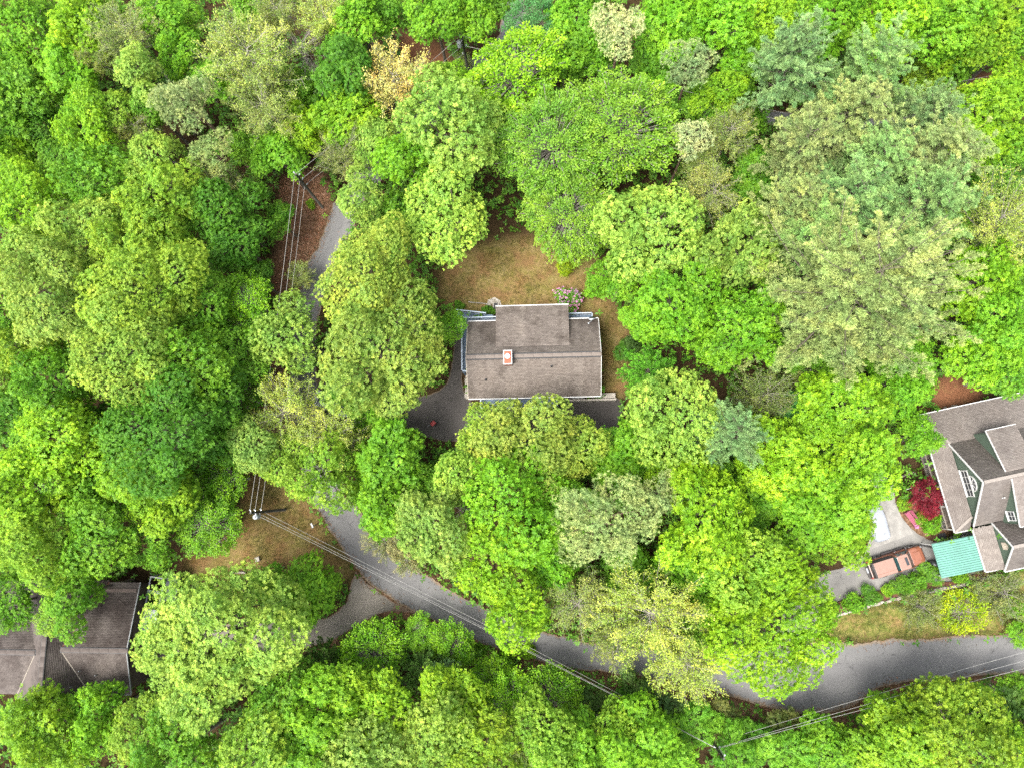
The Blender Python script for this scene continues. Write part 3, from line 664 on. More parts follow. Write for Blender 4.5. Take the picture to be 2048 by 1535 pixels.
    w.add([(x0, ya + .3, 0), (R_, ya + .3, 0), (R_, yb, 0), (x0, yb, 0), (x0, ya + .3, 3.4), (R_, ya + .3, 3.4), (R_, yb, 3.6), (x0, yb, 3.6), (x0, yc, zc - .2), (R_, yc, zc - .2)], [(0, 1, 5, 4), (1, 2, 6, 9, 5), (2, 3, 7, 6), (3, 0, 4, 8, 7)])
    wg = w.build('garage_wall', M['green'], h)
    slope(h, [(xa, ya, 3.4), (R_, ya, 3.4), (R_, yc, zc), (xa, yc, zc)], 'shingle_tan'); slope(h, [(R_, yb + .1, zb), (xa, yb + .1, zb), (xa, yc, zc), (R_, yc, zc)], 'shingle_tan')
    slope(h, [(0.72, -5.15, ze), (0.72, -9.3, ze), (xa + .1, -9.3, 3.5), (xa + .1, -5.0, 3.5)], 'shingle_tan', 0.12, 'porch_roof')
    for i in range(19): link('ridge_cap', me, M['ridge_tan'], h, (xa + 0.25 + i * 0.51, yc, zc + 0.03))
    for nm, a, b in (('rake_board', (xa - .04, ya, 3.38), (xa - .04, yc, zc - .02)), ('rake_board', (xa - .04, yb + .1, zb - .02), (xa - .04, yc, zc - .02)), ('gutter', (0.66, -5.15, ze - .03), (0.66, -9.32, ze - .03)), ('gutter', (0.72, -9.36, ze - .03), (2.0, -9.36, ze - .03)), ('gutter', (xa, ya - .06, 3.36), (R_, ya - .06, 3.36))):
        MB().bar(a, b, 0.09, 0.13).build(nm, M['white'], h)
    v = MB().add([(0, -.35, -.4), (0, .35, -.4), (0, .35, .2), (0, 0.12, .45), (0, -.12, .45), (0, -.35, .2)], [(5, 4, 3, 2, 1, 0)])
    v.add([(-.05, y, z) for _, y, z in v.v[:6]], [(0, 1, 2, 3, 4, 5)]); v = v.build('gable_vent', M['siding'], wg, (x0 - .02, yc - .05, 4.45))
    for i in range(5): MB().box((-.06, 0, -.32 + i * .13), (0.03, 0.6, 0.03)).build('slat', M['siding'], v)
    MB().tube([(1.6, -9.42, ze - .05), (1.9, -9.42, ze - .3), (2.2, -9.3, ze - .5), (2.2, -9.3, 0.1)], 0.05, 8).build('downpipe', M['white'], h)
    pv = MB().tube([(0, 0, -.1), (0, 0, .4)], 0.06, 10).build('vent_pipe', M['white'], h, (2.6, -2.35, 5.75)); MB().lathe([(0.13, 0), (0.07, 0.1)], n=10).build('flashing', M['white'], pv)
    # porch deck with posts, rails and steps
    P_ = decking(h, -1.0, 0.5, -4.9, 6.3, 0.5, 'deck_brown', 'y')
    for y in (-4.9, -2.6, -0.6, 1.8, 4.2, 6.3): MB().box((-0.85, y, 1.6), (0.14, 0.14, 2.25)).build('porch_post', M['white'], P_)
    railing(P_, [(-0.95, 6.2), (-0.95, -0.3)], 0.5, 'timber', 'greytrim', 0.9); railing(P_, [(-0.95, -2.0), (-0.95, -4.85)], 0.5, 'timber', 'greytrim', 0.9)
    for i in range(3): MB().box((-1.2 - i * .3, -1.15, 0.33 - i * .15), (0.3, 1.5, 0.15)).build('step', M['concrete'], P_)
    MB().box((-0.1, -1.1, 1.5), (0.05, 1.0, 2.05)).build('door', M['white'], wall, (0.62, 0, 0))
    # hanging yellow lantern ball on the porch
    b = empty('lantern', (*uG(-0.9, -0.75), 0), 0, 'round yellow ball on the porch rail beside the red maple', 'lantern')
    MB().tube([(0, 0, 1.4), (0, 0, 1.62)], 0.03, 8).build('stem', M['black'], b); MB().lathe([(0.02, -.16), (0.11, -.12), (0.16, 0), (0.11, .12), (0.02, .16)], n=14).build('ball', M['yellow'], b, (0, 0, 1.75), smooth=True)
    # dark mat and pale steps by the lower porch end
    tag(MB().box((0, 0, 0.06), (0.75, 0.7, 0.05)).build('floor_mat', M['black'], None, (*uG(-0.95, -5.75), 0.0), (0, 0, GA)), 'black square mat on the paving beside the porch', 'mat')
    # carport with ribbed green metal roof
    c = empty('carport', (*uG(-1.35, -7.45), 0), GA, 'carport with ribbed teal green metal roof beside the truck', 'carport')
    xa, xb, ya, yb = -2.05, 2.0, -1.68, 1.68
    rf = MB().slab([(xa, ya, 2.42), (xb, ya, 2.62), (xb, yb, 2.62), (xa, yb, 2.42)], 0.03).build('metal_roof', M['tealmetal'], c)
    Mr = Matrix.Rotation(-math.atan2(0.2, xb - xa), 3, 'Y')
    me = MB().box((0, 0, 0), (xb - xa, 0.10, 0.09), Mr, ).mesh('rib')
    for i in range(15): link('rib', me, M['tealmetal'], rf, (0, ya + 0.12 + i * (yb - ya - .24) / 14, 2.56))
    for x, y in ((xa + .15, ya + .15), (xa + .15, yb - .15), (xb - .15, ya + .15), (xb - .15, yb - .15)): MB().box((x, y, 1.2), (0.1, 0.1, 2.35)).build('post', M['white'], c)
    for y in (ya + .15, yb - .15): MB().bar((xa, y, 2.32), (xb, y, 2.5), 0.08, 0.12).build('beam', M['white'], c)
M['yellow'] = plain('yellow_ball', (0.62, 0.5, 0.015), 0.4, 0.08)
M['tealmetal'] = plain('faded_teal_metal', (0.078, 0.20, 0.16), 0.4, 0.28, 0.7, spec=0.5)
green_house()

# ---- brown roofed house at lower left ---------------------------------------------
LH = (-48.2, -16.5, 0); uL = unit(0, LH)
def brown_house():
    h = empty('house', LH, 0, 'brown weathered cross-gabled house at the lower left', 'house')
    HOUSES.append([uL(x, y) for x, y in ((-12, -4.8), (7.6, -4.3), (7.6, 6.3), (-12, 6.3))])
    zr, zw, e = 6.5, 5.8, 4.4; k = 0.57
    w = MB(); w.box((2.3, 1.0, 2.1), (10.2, 9.6, 4.2)); w.box((-6, 0.8, 2.1), (8, 9.0, 4.2)); wall = w.build('wall', M['darkwall'], h)
    MB().add([(7.15, -3.7, 4.2), (7.15, 5.6, 4.0), (7.15, 0.2, 5.6)], [(0, 1, 2)]).build('gable', M['greytrim'], h)
    xv = (zr - zw) / k; xe = (zr - e) / k
    # right wing (ridge runs to the right)
    slope(h, [(xe, -4.2, e), (7.75, -4.2, e), (7.75, 0.2, zw), (xv, 0.2, zw)], 'shingle_dark'); slope(h, [(7.55, 6.4, 3.9), (4.4, 6.4, 3.9), (xv, 0.2, zw), (7.75, 0.2, zw)], 'shingle_dark')
    # left wing
    slope(h, [(-12, -4.4, e), (-xe, -4.4, e), (-xv, -0.1, zw), (-12, -0.1, zw)], 'shingle_dark'); slope(h, [(-4.4, 6.4, 3.9), (-12, 6.4, 3.9), (-12, -0.1, zw), (-xv, -0.1, zw)], 'shingle_dark')
    # middle block, ridge towards the bottom of the picture
    slope(h, [(0, -5.1, zr), (xe + .05, -5.1, e - .03), (xe + .05, -4.2, e - .03), (xv, 0.2, zw), (4.4, 6.4, 3.9), (4.4, 6.6, 3.9), (0, 6.6, zr)], 'shingle_dark', lift=0.002)
    slope(h, [(0, 6.6, zr), (-4.4, 6.6, 3.9), (-4.4, 6.4, 3.9), (-xv, -0.1, zw), (-xe - .05, -4.4, e - .03), (-xe - .05, -5.1, e - .03), (0, -5.1, zr)], 'shingle_dark', lift=0.002)
    me = MB().box((0, 0, 0), (0.42, 0.94, 0.05)).mesh('ridge_cap'); me2 = MB().box((0, 0, 0), (0.94, 0.4, 0.05)).mesh('ridge_cap')
    for i in range(12): link('ridge_cap', me, M['shingle_dark'], h, (0, -4.6 + i * .955, zr + .05))
    for i in range(7): link('ridge_cap', me2, M['shingle_dark'], h, (xv + .55 + i * .955, 0.2, zw + .05))
    for i in range(10): link('ridge_cap', me2, M['shingle_dark'], h, (-xv - .55 - i * .955, -0.1, zw + .05))
    for c_, a, b in (('ridge_vent_shade', (0, -5.1, zr + .01), (0, 6.6, zr + .01)), ('ridge_vent_shade', (xv, .2, zw + .01), (7.75, .2, zw + .01)), ('ridge_vent_shade', (-12, -.1, zw + .01), (-xv, -.1, zw + .01))): MB().bar(a, b, 0.52, 0.06).build(c_, M['black'], h)  # black strips paint the shadow lines beside the ridge caps
    for nm, a, b in (('gutter', (xe, -4.26, e - .05), (7.8, -4.26, e - .05)), ('rake_board', (7.8, -4.2, e - .05), (7.8, .2, zw - .05)), ('rake_board', (7.8, .2, zw - .05), (7.6, 6.4, 3.85))): MB().bar(a, b, 0.07, 0.13).build(nm, M['greytrim'], h)
    # leaf-filled valley flashings
    for a, b in (((xv, 0.2, zw), (xe, -4.2, e)), ((xv, 0.2, zw), (4.4, 6.4, 3.9)), ((-xv, -.1, zw), (-xe, -4.4, e))): MB().bar(Vector(a) + Vector((0, 0, .035)), Vector(b) + Vector((0, 0, .035)), 0.1, 0.02).build('valley_strip', M['mulch' if a[0] > 0 and b[1] > 0 else 'timber'], h)
    for x, y in ((4.6, -2.3), (2.3, -3.4), (3.0, -1.9), (-4.4, -3.2), (1.0, -3.6)):
        z = zw - abs(y) * (zw - e) / 4.4 if x > 2.9 else zr - abs(x) * k
        MB().tube([(0, 0, -.05), (0.0, 0.04, .3)], 0.05, 8).build('vent_pipe', M['greytrim'], h, (x, y, z))
    # open porch frame beside the right gable
    p = empty('porch_frame', (*uL(8.5, 5.0), 0), math.radians(-7), 'grey open-topped porch frame with dark openings beside the brown roof', 'porch')
    for x, y in ((-.7, -1.75), (.72, -1.75), (-.7, 1.75), (.72, 1.75)): MB().box((x, y, 1.35), (0.12, 0.12, 2.7)).build('post', M['greytrim'], p)
    for a, b, ww in (((-.7, -1.8, 2.75), (-.7, 1.8, 2.75), .12), ((.72, -1.8, 2.75), (.72, 1.8, 2.75), .09), ((-.76, 1.75, 2.76), (.78, 1.75, 2.76), .14), ((-.76, 0.3, 2.76), (.78, 0.3, 2.76), .28), ((-.76, -1.5, 2.76), (.78, -1.5, 2.76), .16)): MB().bar(a, b, ww, .1).build('beam', M['greytrim'], p)
    MB().box((0, -2.6, 2.7), (1.5, 2.0, 0.1)).build('roof_panel', M['lightgrey'], p); MB().box((0, 0, 0.05), (1.6, 3.6, 0.1)).build('floor', M['darkwall'], p)
    s = empty('shed', (*uL(9.9, 5.6), 0), math.radians(-10), 'dark flat-roofed shed beside the grey porch frame', 'shed')
    MB().box((0, 0, 1.0), (1.1, 2.3, 2.0)).build('wall', M['darkwall'], s); MB().box((0, 0, 2.06), (1.35, 2.6, 0.12)).build('roof', M['slate'], s)
M['slate'] = plain('dark_slate_roof', (0.045, 0.05, 0.06), 0.7, 0.2, 3)
brown_house()
SHOWN = [CLEAR[0]] + CLEAR[3:9] + [CLEAR[9]] + CLEAR[10:] + HOUSES
# ------------------------------------------------------------------ vehicles and garden things
def loft(secs, closed_ends=True):
    """secs: list of rings of equal length (3D points)"""
    mb = MB(); n = len(secs[0]); V = [p for s in secs for p in s]; F_ = []
    for i in range(len(secs) - 1):
        for k in range(n): F_.append((i * n + k, (i + 1) * n + k, (i + 1) * n + (k + 1) % n, i * n + (k + 1) % n))
    if closed_ends: F_ += [tuple(range(n)), tuple(range(len(secs) * n - 1, (len(secs) - 1) * n - 1, -1))]
    return mb.add(V, F_)
def ring(x, w, z0, z1, tum=0.9, r=0.12):
    """rounded body section at station x"""
    return [(x, -w * .94, z0), (x, -w, z0 + r), (x, -w * (1 + tum) / 2 * 1.01, (z0 + z1) / 2 + .1), (x, -w * tum, z1 - r * .7), (x, -w * tum + r * 1.1, z1), (x, 0, z1 + .02), (x, w * tum - r * 1.1, z1), (x, w * tum, z1 - r * .7), (x, w * (1 + tum) / 2 * 1.01, (z0 + z1) / 2 + .1), (x, w, z0 + r), (x, w * .94, z0)]
def wheel(parent, x, y, r=0.38, w=0.26):
    t = MB(); prof = [(r * .6, -w / 2), (r * .93, -w / 2), (r, -w * .35), (r, w * .35), (r * .93, w / 2), (r * .6, w / 2)]
    t.lathe(prof, n=20); wo = t.build('wheel', M['black'], parent, (x, y, r), (math.pi / 2, 0, 0), smooth=False)
    MB().lathe([(r * .2, -w / 2 - .01), (r * .58, -w / 2 + .01), (r * .58, w / 2 - .01), (r * .2, w / 2 + .01)], n=14).build('rim', M['steel'], wo)
    return wo
M['copper'] = plain('copper_brown_paint', (0.16, 0.06, 0.034), 0.32, 0.1, 3, spec=0.5)
M['roofpink'] = plain('faded_tan_roof_paint', (0.19, 0.112, 0.086), 0.42, 0.08, 3, spec=0.5)
M['tealglass'] = plain('tinted_windscreen', (0.022, 0.05, 0.052), 0.1, 0.1, 3, spec=0.8)
M['darkplastic'] = plain('dark_trim_plastic', (0.035, 0.03, 0.03), 0.55, 0.15, 5)
M['cloth'] = plain('pale_car_cover_cloth', (0.205, 0.22, 0.245), 0.75, 0.06, 1.5, relief=0.15)
M['carwhite'] = plain('white_car_paint', (0.55, 0.55, 0.55), 0.25, 0.04, 2, spec=0.5)
M['pink'] = plain('pink_bench_paint', (0.22, 0.055, 0.09), 0.55, 0.14, 6)
M['lilac'] = plain('lilac_cushion', (0.30, 0.12, 0.24), 0.8, 0.1, 6)
M['redpaint'] = plain('red_plastic', (0.30, 0.022, 0.022), 0.45, 0.12, 6)
M['cover'] = plain('grey_black_cover', (0.035, 0.037, 0.042), 0.35, 0.35, 2.5, relief=0.5)
M['cream'] = plain('cream_pot', (0.42, 0.33, 0.17), 0.7, 0.12, 5)

def pickup():
    a, b = at(1738, 1140, .9), at(1850, 1105, .9); c = (a + b) / 2
    t = empty('pickup_truck', (c.x, c.y, 0), math.atan2(b.y - a.y, b.x - a.x), 'copper brown pickup truck with tan cap parked on the concrete drive', 'truck')
    S = [ring(-2.9, .84, .5, .98, .97), ring(-2.7, .93, .42, 1.04, .97), ring(-1.6, .95, .4, 1.05, .97), ring(-.4, .95, .4, 1.05, .97), ring(1.2, .95, .4, 1.08, .96), ring(1.45, .95, .4, 1.14, .94), ring(2.2, .93, .42, 1.13, .92), ring(2.62, .88, .45, 1.04, .9), ring(2.8, .78, .5, .9, .9)]
    body = loft(S).build('body', M['copper'], t, smooth=False, bevel=0.02)
    MB().box((2.02, 0, 1.16), (0.78, 0.95, 0.05), taper=0.9).build('hood_panel', M['copper'], body)
    cab = loft([ring(-.42, .86, 1.0, 1.5, .97, .08), ring(-.28, .86, 1.0, 1.82, .86, .1), ring(.25, .87, 1.0, 1.88, .86, .1), ring(.72, .87, 1.0, 1.84, .86, .1), ring(.95, .87, 1.0, 1.66, .88, .08), ring(1.4, .86, 1.0, 1.14, .95, .05)]).build('cab', M['tealglass'], t, bevel=0.015)
    rf = MB().prism([(-.3, -.72), (.7, -.73), (.8, -.6), (.82, 0), (.8, .6), (.7, .73), (-.3, .72)], 1.86, 1.925).build('cab_roof', M['roofpink'], cab, bevel=0.025)
    for y in (-.45, -.22, 0, .22, .45): MB().box((.1, y, 1.93), (0.75, 0.03, 0.02)).build('roof_rib', M['roofpink'], rf)
    sr = MB().box((.52, .02, 1.94), (0.26, 0.78, 0.03)).build('sunroof', M['black'], rf)
    MB().box((.50, .02, 1.957), (0.17, 0.66, 0.012)).build('pane', M['glass'], sr)
    for sy in (-1, 1):
        MB().bar((.78, sy * .74, 1.86), (1.42, sy * .86, 1.15), 0.08, 0.08).build('pillar', M['copper'], cab)
        MB().bar((-.32, sy * .76, 1.85), (-.38, sy * .88, 1.08), 0.2, 0.07).build('pillar', M['copper'], cab)
        MB().bar((.28, sy * .77, 1.86), (.25, sy * .9, 1.08), 0.09, 0.05).build('pillar', M['copper'], cab)
        d = MB().box((.55, sy * .965, .74), (1.25, 0.02, .52)).build('door', M['copper'], t); MB().box((.1, sy * .985, .92), (.16, .03, .05)).build('handle', M['steel'], d)
        m = MB().box((0, 0, 0), (.14, .26, .18), taper=.85).build('mirror', M['darkplastic'], t, (1.12, sy * 1.12, 1.22), bevel=.02); MB().bar((0, -sy * .3, -.05), (0, -sy * .1, -.02), .05, .05).build('arm', M['darkplastic'], m)
        for x in (-1.75, 1.82):
            f = MB()
            for i in range(9):
                a0 = math.pi * i / 9; a1 = math.pi * (i + 1) / 9
                f.bar((x + .5 * math.cos(a0), sy * 1.0, .42 + .5 * math.sin(a0)), (x + .5 * math.cos(a1), sy * 1.0, .42 + .5 * math.sin(a1)), .16, .05, up=(0, 1, 0))
            f.build('fender_flare', M['darkplastic'], t)
            wheel(t, x, sy * .88)
        MB().box((.1, sy * 1.02, .42), (2.3, .2, .06)).build('running_board', M['darkplastic'], t)
        MB().box((2.74, sy * .6, .82), (.1, .34, .16)).build('headlight', M['steel'], t); MB().box((-2.9, sy * .82, .85), (.05, .14, .26)).build('taillight', M['redpaint'], t)
    cap = loft([ring(-2.8, .84, 1.02, 1.68, .9, .1), ring(-2.66, .86, 1.02, 1.8, .88, .1), ring(-.72, .86, 1.02, 1.84, .88, .1), ring(-.58, .85, 1.02, 1.78, .88, .1)]).build('bed_cap', M['darkplastic'], t, bevel=.015)
    ct = MB().prism([(-2.7, -.74), (-.64, -.74), (-.64, .74), (-2.7, .74)], 1.845, 1.885).build('cap_roof', M['roofpink'], cap, bevel=.015)
    MB().box((-1.67, -.44, 1.888), (2.05, .025, .012)).build('seam', M['copper'], ct)
    MB().box((-2.98, 0, .6), (.2, 1.75, .2)).build('rear_bumper', M['darkplastic'], t, bevel=.03); MB().box((-3.05, 0, .72), (.14, .5, .05)).build('bumper_step', M['steel'], t)
    MB().box((-2.9, 0, .8), (.06, 1.5, .42)).build('tailgate', M['darkplastic'], t)
    MB().box((2.86, 0, .58), (.18, 1.7, .2)).build('front_bumper', M['darkplastic'], t, bevel=.03)
    wp = MB().bar((1.38, -.3, 1.2), (1.05, .3, 1.52), .03, .03).build('wiper', M['black'], t)
pickup()

def covered_car():
    a, b = at(1733, 985, .8), at(1770, 1082, .7); c = (a + b) / 2
    t = empty('covered_car', (c.x, c.y, 0), math.atan2(b.y - a.y, b.x - a.x), 'parked car under a pale fabric cover on the concrete pad', 'car')
    st = [(-2.5, .62, .62), (-2.35, .82, .86), (-1.7, .9, 1.02), (-1.2, .92, 1.2), (-.6, .9, 1.42), (.1, .9, 1.46), (.7, .91, 1.30), (1.2, .92, 1.04), (1.9, .9, .95), (2.35, .82, .82), (2.5, .64, .6)]
    rng = random.Random(3); S = []
    for x, w, z in st:
        r = []
        for y, zz in ((-1.06, .16), (-1.02, .4), (-.99, .62), (-.86, .88), (-.72, .97), (-.36, 1.0), (0, 1.01), (.36, 1.0), (.72, .97), (.86, .88), (.99, .62), (1.02, .4), (1.06, .16)):
            r.append((x * (1 + rng.uniform(-.006, .006)), y * w + rng.uniform(-.012, .012), zz * z + rng.uniform(-.012, .012)))
        S.append(r)
    o = loft(S).build('fabric_cover', M['cloth'], t, smooth=True); m = o.modifiers.new('sub', 'SUBSURF'); m.levels = m.render_levels = 2
    for x, y in ((-1.5, -.72), (-1.5, .72), (1.5, -.72), (1.5, .72)): wheel(t, x, y, .32, .22)
    for p in ((1.75, .15, .975), (-1.75, -.1, 1.03)): MB().lathe([(.07, 0), (.05, .03)], n=10).build('grommet', M['greytrim'], t, p)
covered_car()

def white_car():
    a, b = at(628, 792, .7), at(702, 822, .7); c = (a + b) / 2
    t = empty('white_car', (c.x, c.y, 0), math.atan2(b.y - a.y, b.x - a.x), 'white car half hidden under the yellow-olive feathery tree by the road', 'car')
    loft([ring(-2.2, .72, .4, .85, .95), ring(-2.0, .84, .32, .95, .95), ring(-.9, .87, .3, .98, .95), ring(.8, .87, .3, .98, .95), ring(1.7, .84, .32, .86, .92), ring(2.15, .72, .4, .7, .9)]).build('body', M['carwhite'], t, bevel=.02)
    g = loft([ring(-1.6, .74, .93, 1.02, .97, .04), ring(-1.0, .76, .93, 1.4, .84, .08), ring(.2, .76, .93, 1.44, .84, .08), ring(1.0, .76, .93, 1.02, .95, .04)]).build('cabin', M['glass'], t, bevel=.01)
    MB().prism([(-1.0, -.6), (.2, -.62), (.3, 0), (.2, .62), (-1.0, .6)], 1.42, 1.475).build('roof', M['carwhite'], g, bevel=.02)
    for sy in (-1, 1):
        for p, q in (((-1.0, sy * .62, 1.42), (-1.55, sy * .72, 1.0)), ((.22, sy * .63, 1.43), (.95, sy * .74, 1.0)), ((-.35, sy * .65, 1.43), (-.35, sy * .76, .97))): MB().bar(p, q, .07, .05).build('pillar', M['carwhite'], g)
        for x in (-1.35, 1.3): wheel(t, x, sy * .8, .32, .2)
        MB().box((2.08, sy * .55, .66), (.1, .26, .12)).build('headlight', M['steel'], t); MB().box((-2.16, sy * .58, .75), (.06, .2, .16)).build('taillight', M['redpaint'], t)
        MB().box((.72, sy * .95, 1.0), (.12, .16, .1)).build('mirror', M['carwhite'], t)
white_car()

def garden():
    # pink bench
    p = at(1822, 1037, .3); q = at(1834, 1054, .3); a = at(1810, 1022, .3)
    t = empty('garden_bench', (p.x, p.y, 0), math.atan2(q.y - a.y, q.x - a.x), 'pink garden bench on the mulch beside the red maple', 'bench')
    me = MB().box((0, 0, 0), (1.7, .1, .03)).mesh('seat_slat')
    for i in range(4): link('seat_slat', me, M['pink'], t, (0, -.18 + i * .12, .45))
    for i in range(3): link('back_slat', me, M['pink'], t, (0, .32 + i * .03, .58 + i * .14), (1.3, 0, 0))
    for sx in (-1, 1):
        for y in (-.2, .26): MB().box((sx * .78, y, .22), (.06, .06, .44)).build('leg', M['pink'], t)
        MB().bar((sx * .78, .26, .4), (sx * .78, .4, .98), .06, .06, up=(1, 0, 0)).build('back_post', M['pink'], t); MB().box((sx * .8, .02, .66), (.08, .5, .04)).build('arm_rest', M['pink'], t)
    c = empty('cushion', (0, 0, 0), 0, 'lilac cushion lying on the lower end of the pink bench', 'cushion'); c.location = at(1834, 1052, .5); MB().box((0, 0, 0), (.42, .42, .13), taper=.8).build('pad', M['lilac'], c, bevel=.05)
    # pot, handrail, lamps
    p = at(1847, 1052, 0); t = empty('plant_pot', p, 0, 'round cream plant pot among the garden plants', 'pot')
    MB().lathe([(.16, 0), (.22, .28), (.25, .3), (.25, .36), (.19, .36), (.17, .2)], n=18).build('pot', M['cream'], t); MB().lathe([(.18, .24), (.05, .27)], n=14).build('soil', M['mulch'], t)
    a, b = at(1812, 978, .9), at(1832, 972, .9); t = empty('handrail', (a.x, a.y, 0), math.atan2(b.y - a.y, b.x - a.x), 'white handrail beside the red maple and steps', 'handrail'); L = (b - a).length
    MB().bar((0, 0, .9), (L, 0, .9), .07, .06).build('rail', M['white'], t)
    for x in (.05, L - .05): MB().box((x, 0, .45), (.06, .06, .9)).build('post', M['white'], t)
    p = at(1823, 984, 0); t = empty('garden_lamp', p, 0, 'small pale garden lamp below the white handrail', 'lamp'); MB().tube([(0, 0, 0), (0, 0, .7)], .025, 8).build('stem', M['lightgrey'], t); MB().lathe([(.05, 0), (.13, .05), (.1, .14), (.02, .18)], n=12).build('shade', M['lightgrey'], t, (0, 0, .68))
    a, b = at(1797, 956, .9), at(1828, 943, .9); t = empty('stair_rail', (a.x, a.y, 0), math.atan2(b.y - a.y, b.x - a.x), 'pale wooden stair rail in the dark gap above the red maple', 'rail'); L = (b - a).length
    MB().bar((0, 0, .9), (L, 0, .9), .07, .05).build('rail', M['timber'], t); MB().bar((0, 0, .3), (L, 0, .3), .05, .05).build('lower_rail', M['timber'], t)
    for x in (.05, L / 2, L - .05): MB().box((x, 0, .45), (.06, .06, .9)).build('post', M['timber'], t)
    p = at(1710, 1103, 0); t = empty('yard_light', p, .3, 'cream yard light on a black stem at the drive edge', 'lamp'); MB().tube([(0, 0, 0), (0, 0, .5)], .03, 8).build('stem', M['black'], t); MB().box((.05, 0, .56), (.5, .16, .1)).build('head', M['cream'], t, bevel=.02)
    # covered grill
    p = at(1868, 1128, .4); t = empty('covered_grill', (p.x, p.y, 0), math.radians(-25), 'grill under a dark glossy cover beside the carport', 'grill')
    rng = random.Random(8); S = []
    for z, w, d in ((.02, .62, .40), (.3, .60, .38), (.75, .56, .36), (.95, .6, .34), (1.08, .45, .26), (1.16, .2, .12)):
        S.append([(w * math.cos(k * math.pi / 7) * (1 + rng.uniform(-.06, .06)), d * math.sin(k * math.pi / 7) * (1 + rng.uniform(-.08, .08)), z + rng.uniform(-.02, .02)) for k in range(14)])
    mb = loft(S); o = mb.build('fabric_cover', M['cover'], t, smooth=True)
    for sx in (-1, 1): MB().tube([(sx * .4, -.03, .06), (sx * .4, .03, .06)], .06, 10).build('caster', M['black'], t)
    # boat-trailer-like black bar by the carport post
    a, b = at(1843, 1089, .3), at(1863, 1093, .3); t = empty('folded_ladder', (a.x, a.y, 0), math.atan2(b.y - a.y, b.x - a.x), 'black folded rail lying in front of the carport', 'ladder')
    for y in (-.06, .06): MB().box((.55, y, .12), (1.15, .05, .06)).build('rail', M['black'], t)
    for i in range(4): MB().box((.15 + i * .27, 0, .12), (.04, .1, .04)).build('rung', M['black'], t)
    # red cart on the driveway
    p = at(867, 846, .1); t = empty('yard_cart', (p.x, p.y, 0), math.radians(35), 'small red cart with black wheels standing on the dark driveway', 'cart')
    tb = MB()
    for c_, d in (((0, 0, .25), (.5, .42, .04)), ((0, .2, .36), (.5, .03, .22)), ((0, -.2, .36), (.5, .03, .22)), ((.24, 0, .36), (.03, .4, .22)), ((-.24, 0, .36), (.03, .4, .22))): tb.box(c_, d)
    tb.build('tray', M['redpaint'], t)
    for sy in (-1, 1): MB().tube([(.1, sy * .24, .15), (.1, sy * .31, .15)], .15, 14).build('wheel', M['black'], t)
    MB().box((.36, -.05, .3), (.16, .3, .3), taper=.8).build('engine', M['black'], t, bevel=.02)
    MB().tube([(-.24, 0, .3), (-.5, .03, .62), (-.58, .03, .64)], .02, 6).build('handle', M['steel'], t)
    # white roadside post with arm
    p = at(630, 1049, 0); t = empty('marker_post', p, math.radians(-60), 'short white post with a side arm beside the road bend', 'post')
    MB().box((0, 0, .45), (.1, .1, .9)).build('post', M['white'], t); MB().box((-.02, 0, .93), (.5, .16, .12)).build('top_board', M['white'], t); MB().bar((0, 0, .6), (.1, -.35, .4), .05, .05).build('arm', M['white'], t)
    # timbers and slabs near the clearing
    for (x0, y0), (x1, y1), w, lab in (((428, 1098), (442, 1076), .2, 'dark old timber lying at the left edge of the clearing'), ((462, 1142), (492, 1144), .22, 'grey timber edging beam below the clearing')):
        a, b = at(x0, y0), at(x1, y1); t = empty('timber_beam', a, math.atan2(b.y - a.y, b.x - a.x), lab, 'timber'); L = (b - a).length
        MB().box((L / 2, 0, w / 2), (L, w, w)).build('beam', M['timber'], t, bevel=.02)
        for k in (.15, .85): MB().tube([(L * k, 0, w - .01), (L * k, 0, w + .02)], .02, 6).build('spike', M['steel'], t)
    p = at(516, 1117); tag(MB().box((0, 0, .14), (.5, .5, .28), taper=.93).build('stone_block', M['concrete'], None, (p.x, p.y, 0), (0, 0, .3), bevel=.03), 'pale square stone block at the right edge of the clearing', 'stone')
    # stone retaining wall with planting bed
    line = smooth_line([(1672, 1228), (1720, 1213), (1760, 1203), (1800, 1192), (1850, 1182), (1900, 1172), (1940, 1162), (1982, 1150)], 60)
    W_ = [at(x, y) for x, y in line]; rng = random.Random(2)
    t = empty('stone_wall', W_[0], 0, 'low rough stone wall along the right lawn below the hedge', 'wall')
    var = []
    for k in range(6):
        m = MB(); m.cur = rng.random(); m.box((0, 0, 0), (1, 1, 1), taper=.8)
        me = m.mesh('stone'); 
        for v in me.vertices: v.co += Vector((rng.uniform(-.09, .09), rng.uniform(-.09, .09), rng.uniform(-.08, .08)))
        me.materials.append(M['stone']); var.append(me)
    seg = [(W_[i + 1] - W_[i]).length for i in range(len(W_) - 1)]; tot = sum(seg)
    def along(s):
        for i, L in enumerate(seg):
            if s <= L: return W_[i].lerp(W_[i + 1], s / L), math.atan2(W_[i + 1].y - W_[i].y, W_[i + 1].x - W_[i].x)
            s -= L
        return W_[-1], 0.25
    for row, z in ((0, .13), (1, .36)):
        s = rng.random() * .2
        while s < tot:
            L = rng.uniform(.24, .52); p, a = along(s + L / 2)
            o = link('stone', var[rng.randrange(6)], M['stone'], t, p - W_[0] + Vector((-math.sin(a) * rng.uniform(-.05, .08), math.cos(a) * rng.uniform(-.05, .08), z)), (rng.uniform(-.06, .06), rng.uniform(-.06, .06), a)); o.scale = (L, rng.uniform(.26, .4), rng.uniform(.2, .27)); s += L * 1.02
    inner = [at(x, y) for x, y in ((1975, 1138), (1900, 1162), (1850, 1163), (1800, 1168), (1740, 1184), (1690, 1196), (1660, 1208))]
    tag(MB().prism([(p.x, p.y) for p in W_] + [(p.x, p.y) for p in inner], 0.0, 0.27).build('planting_bed', M['mulch']), kind='structure')
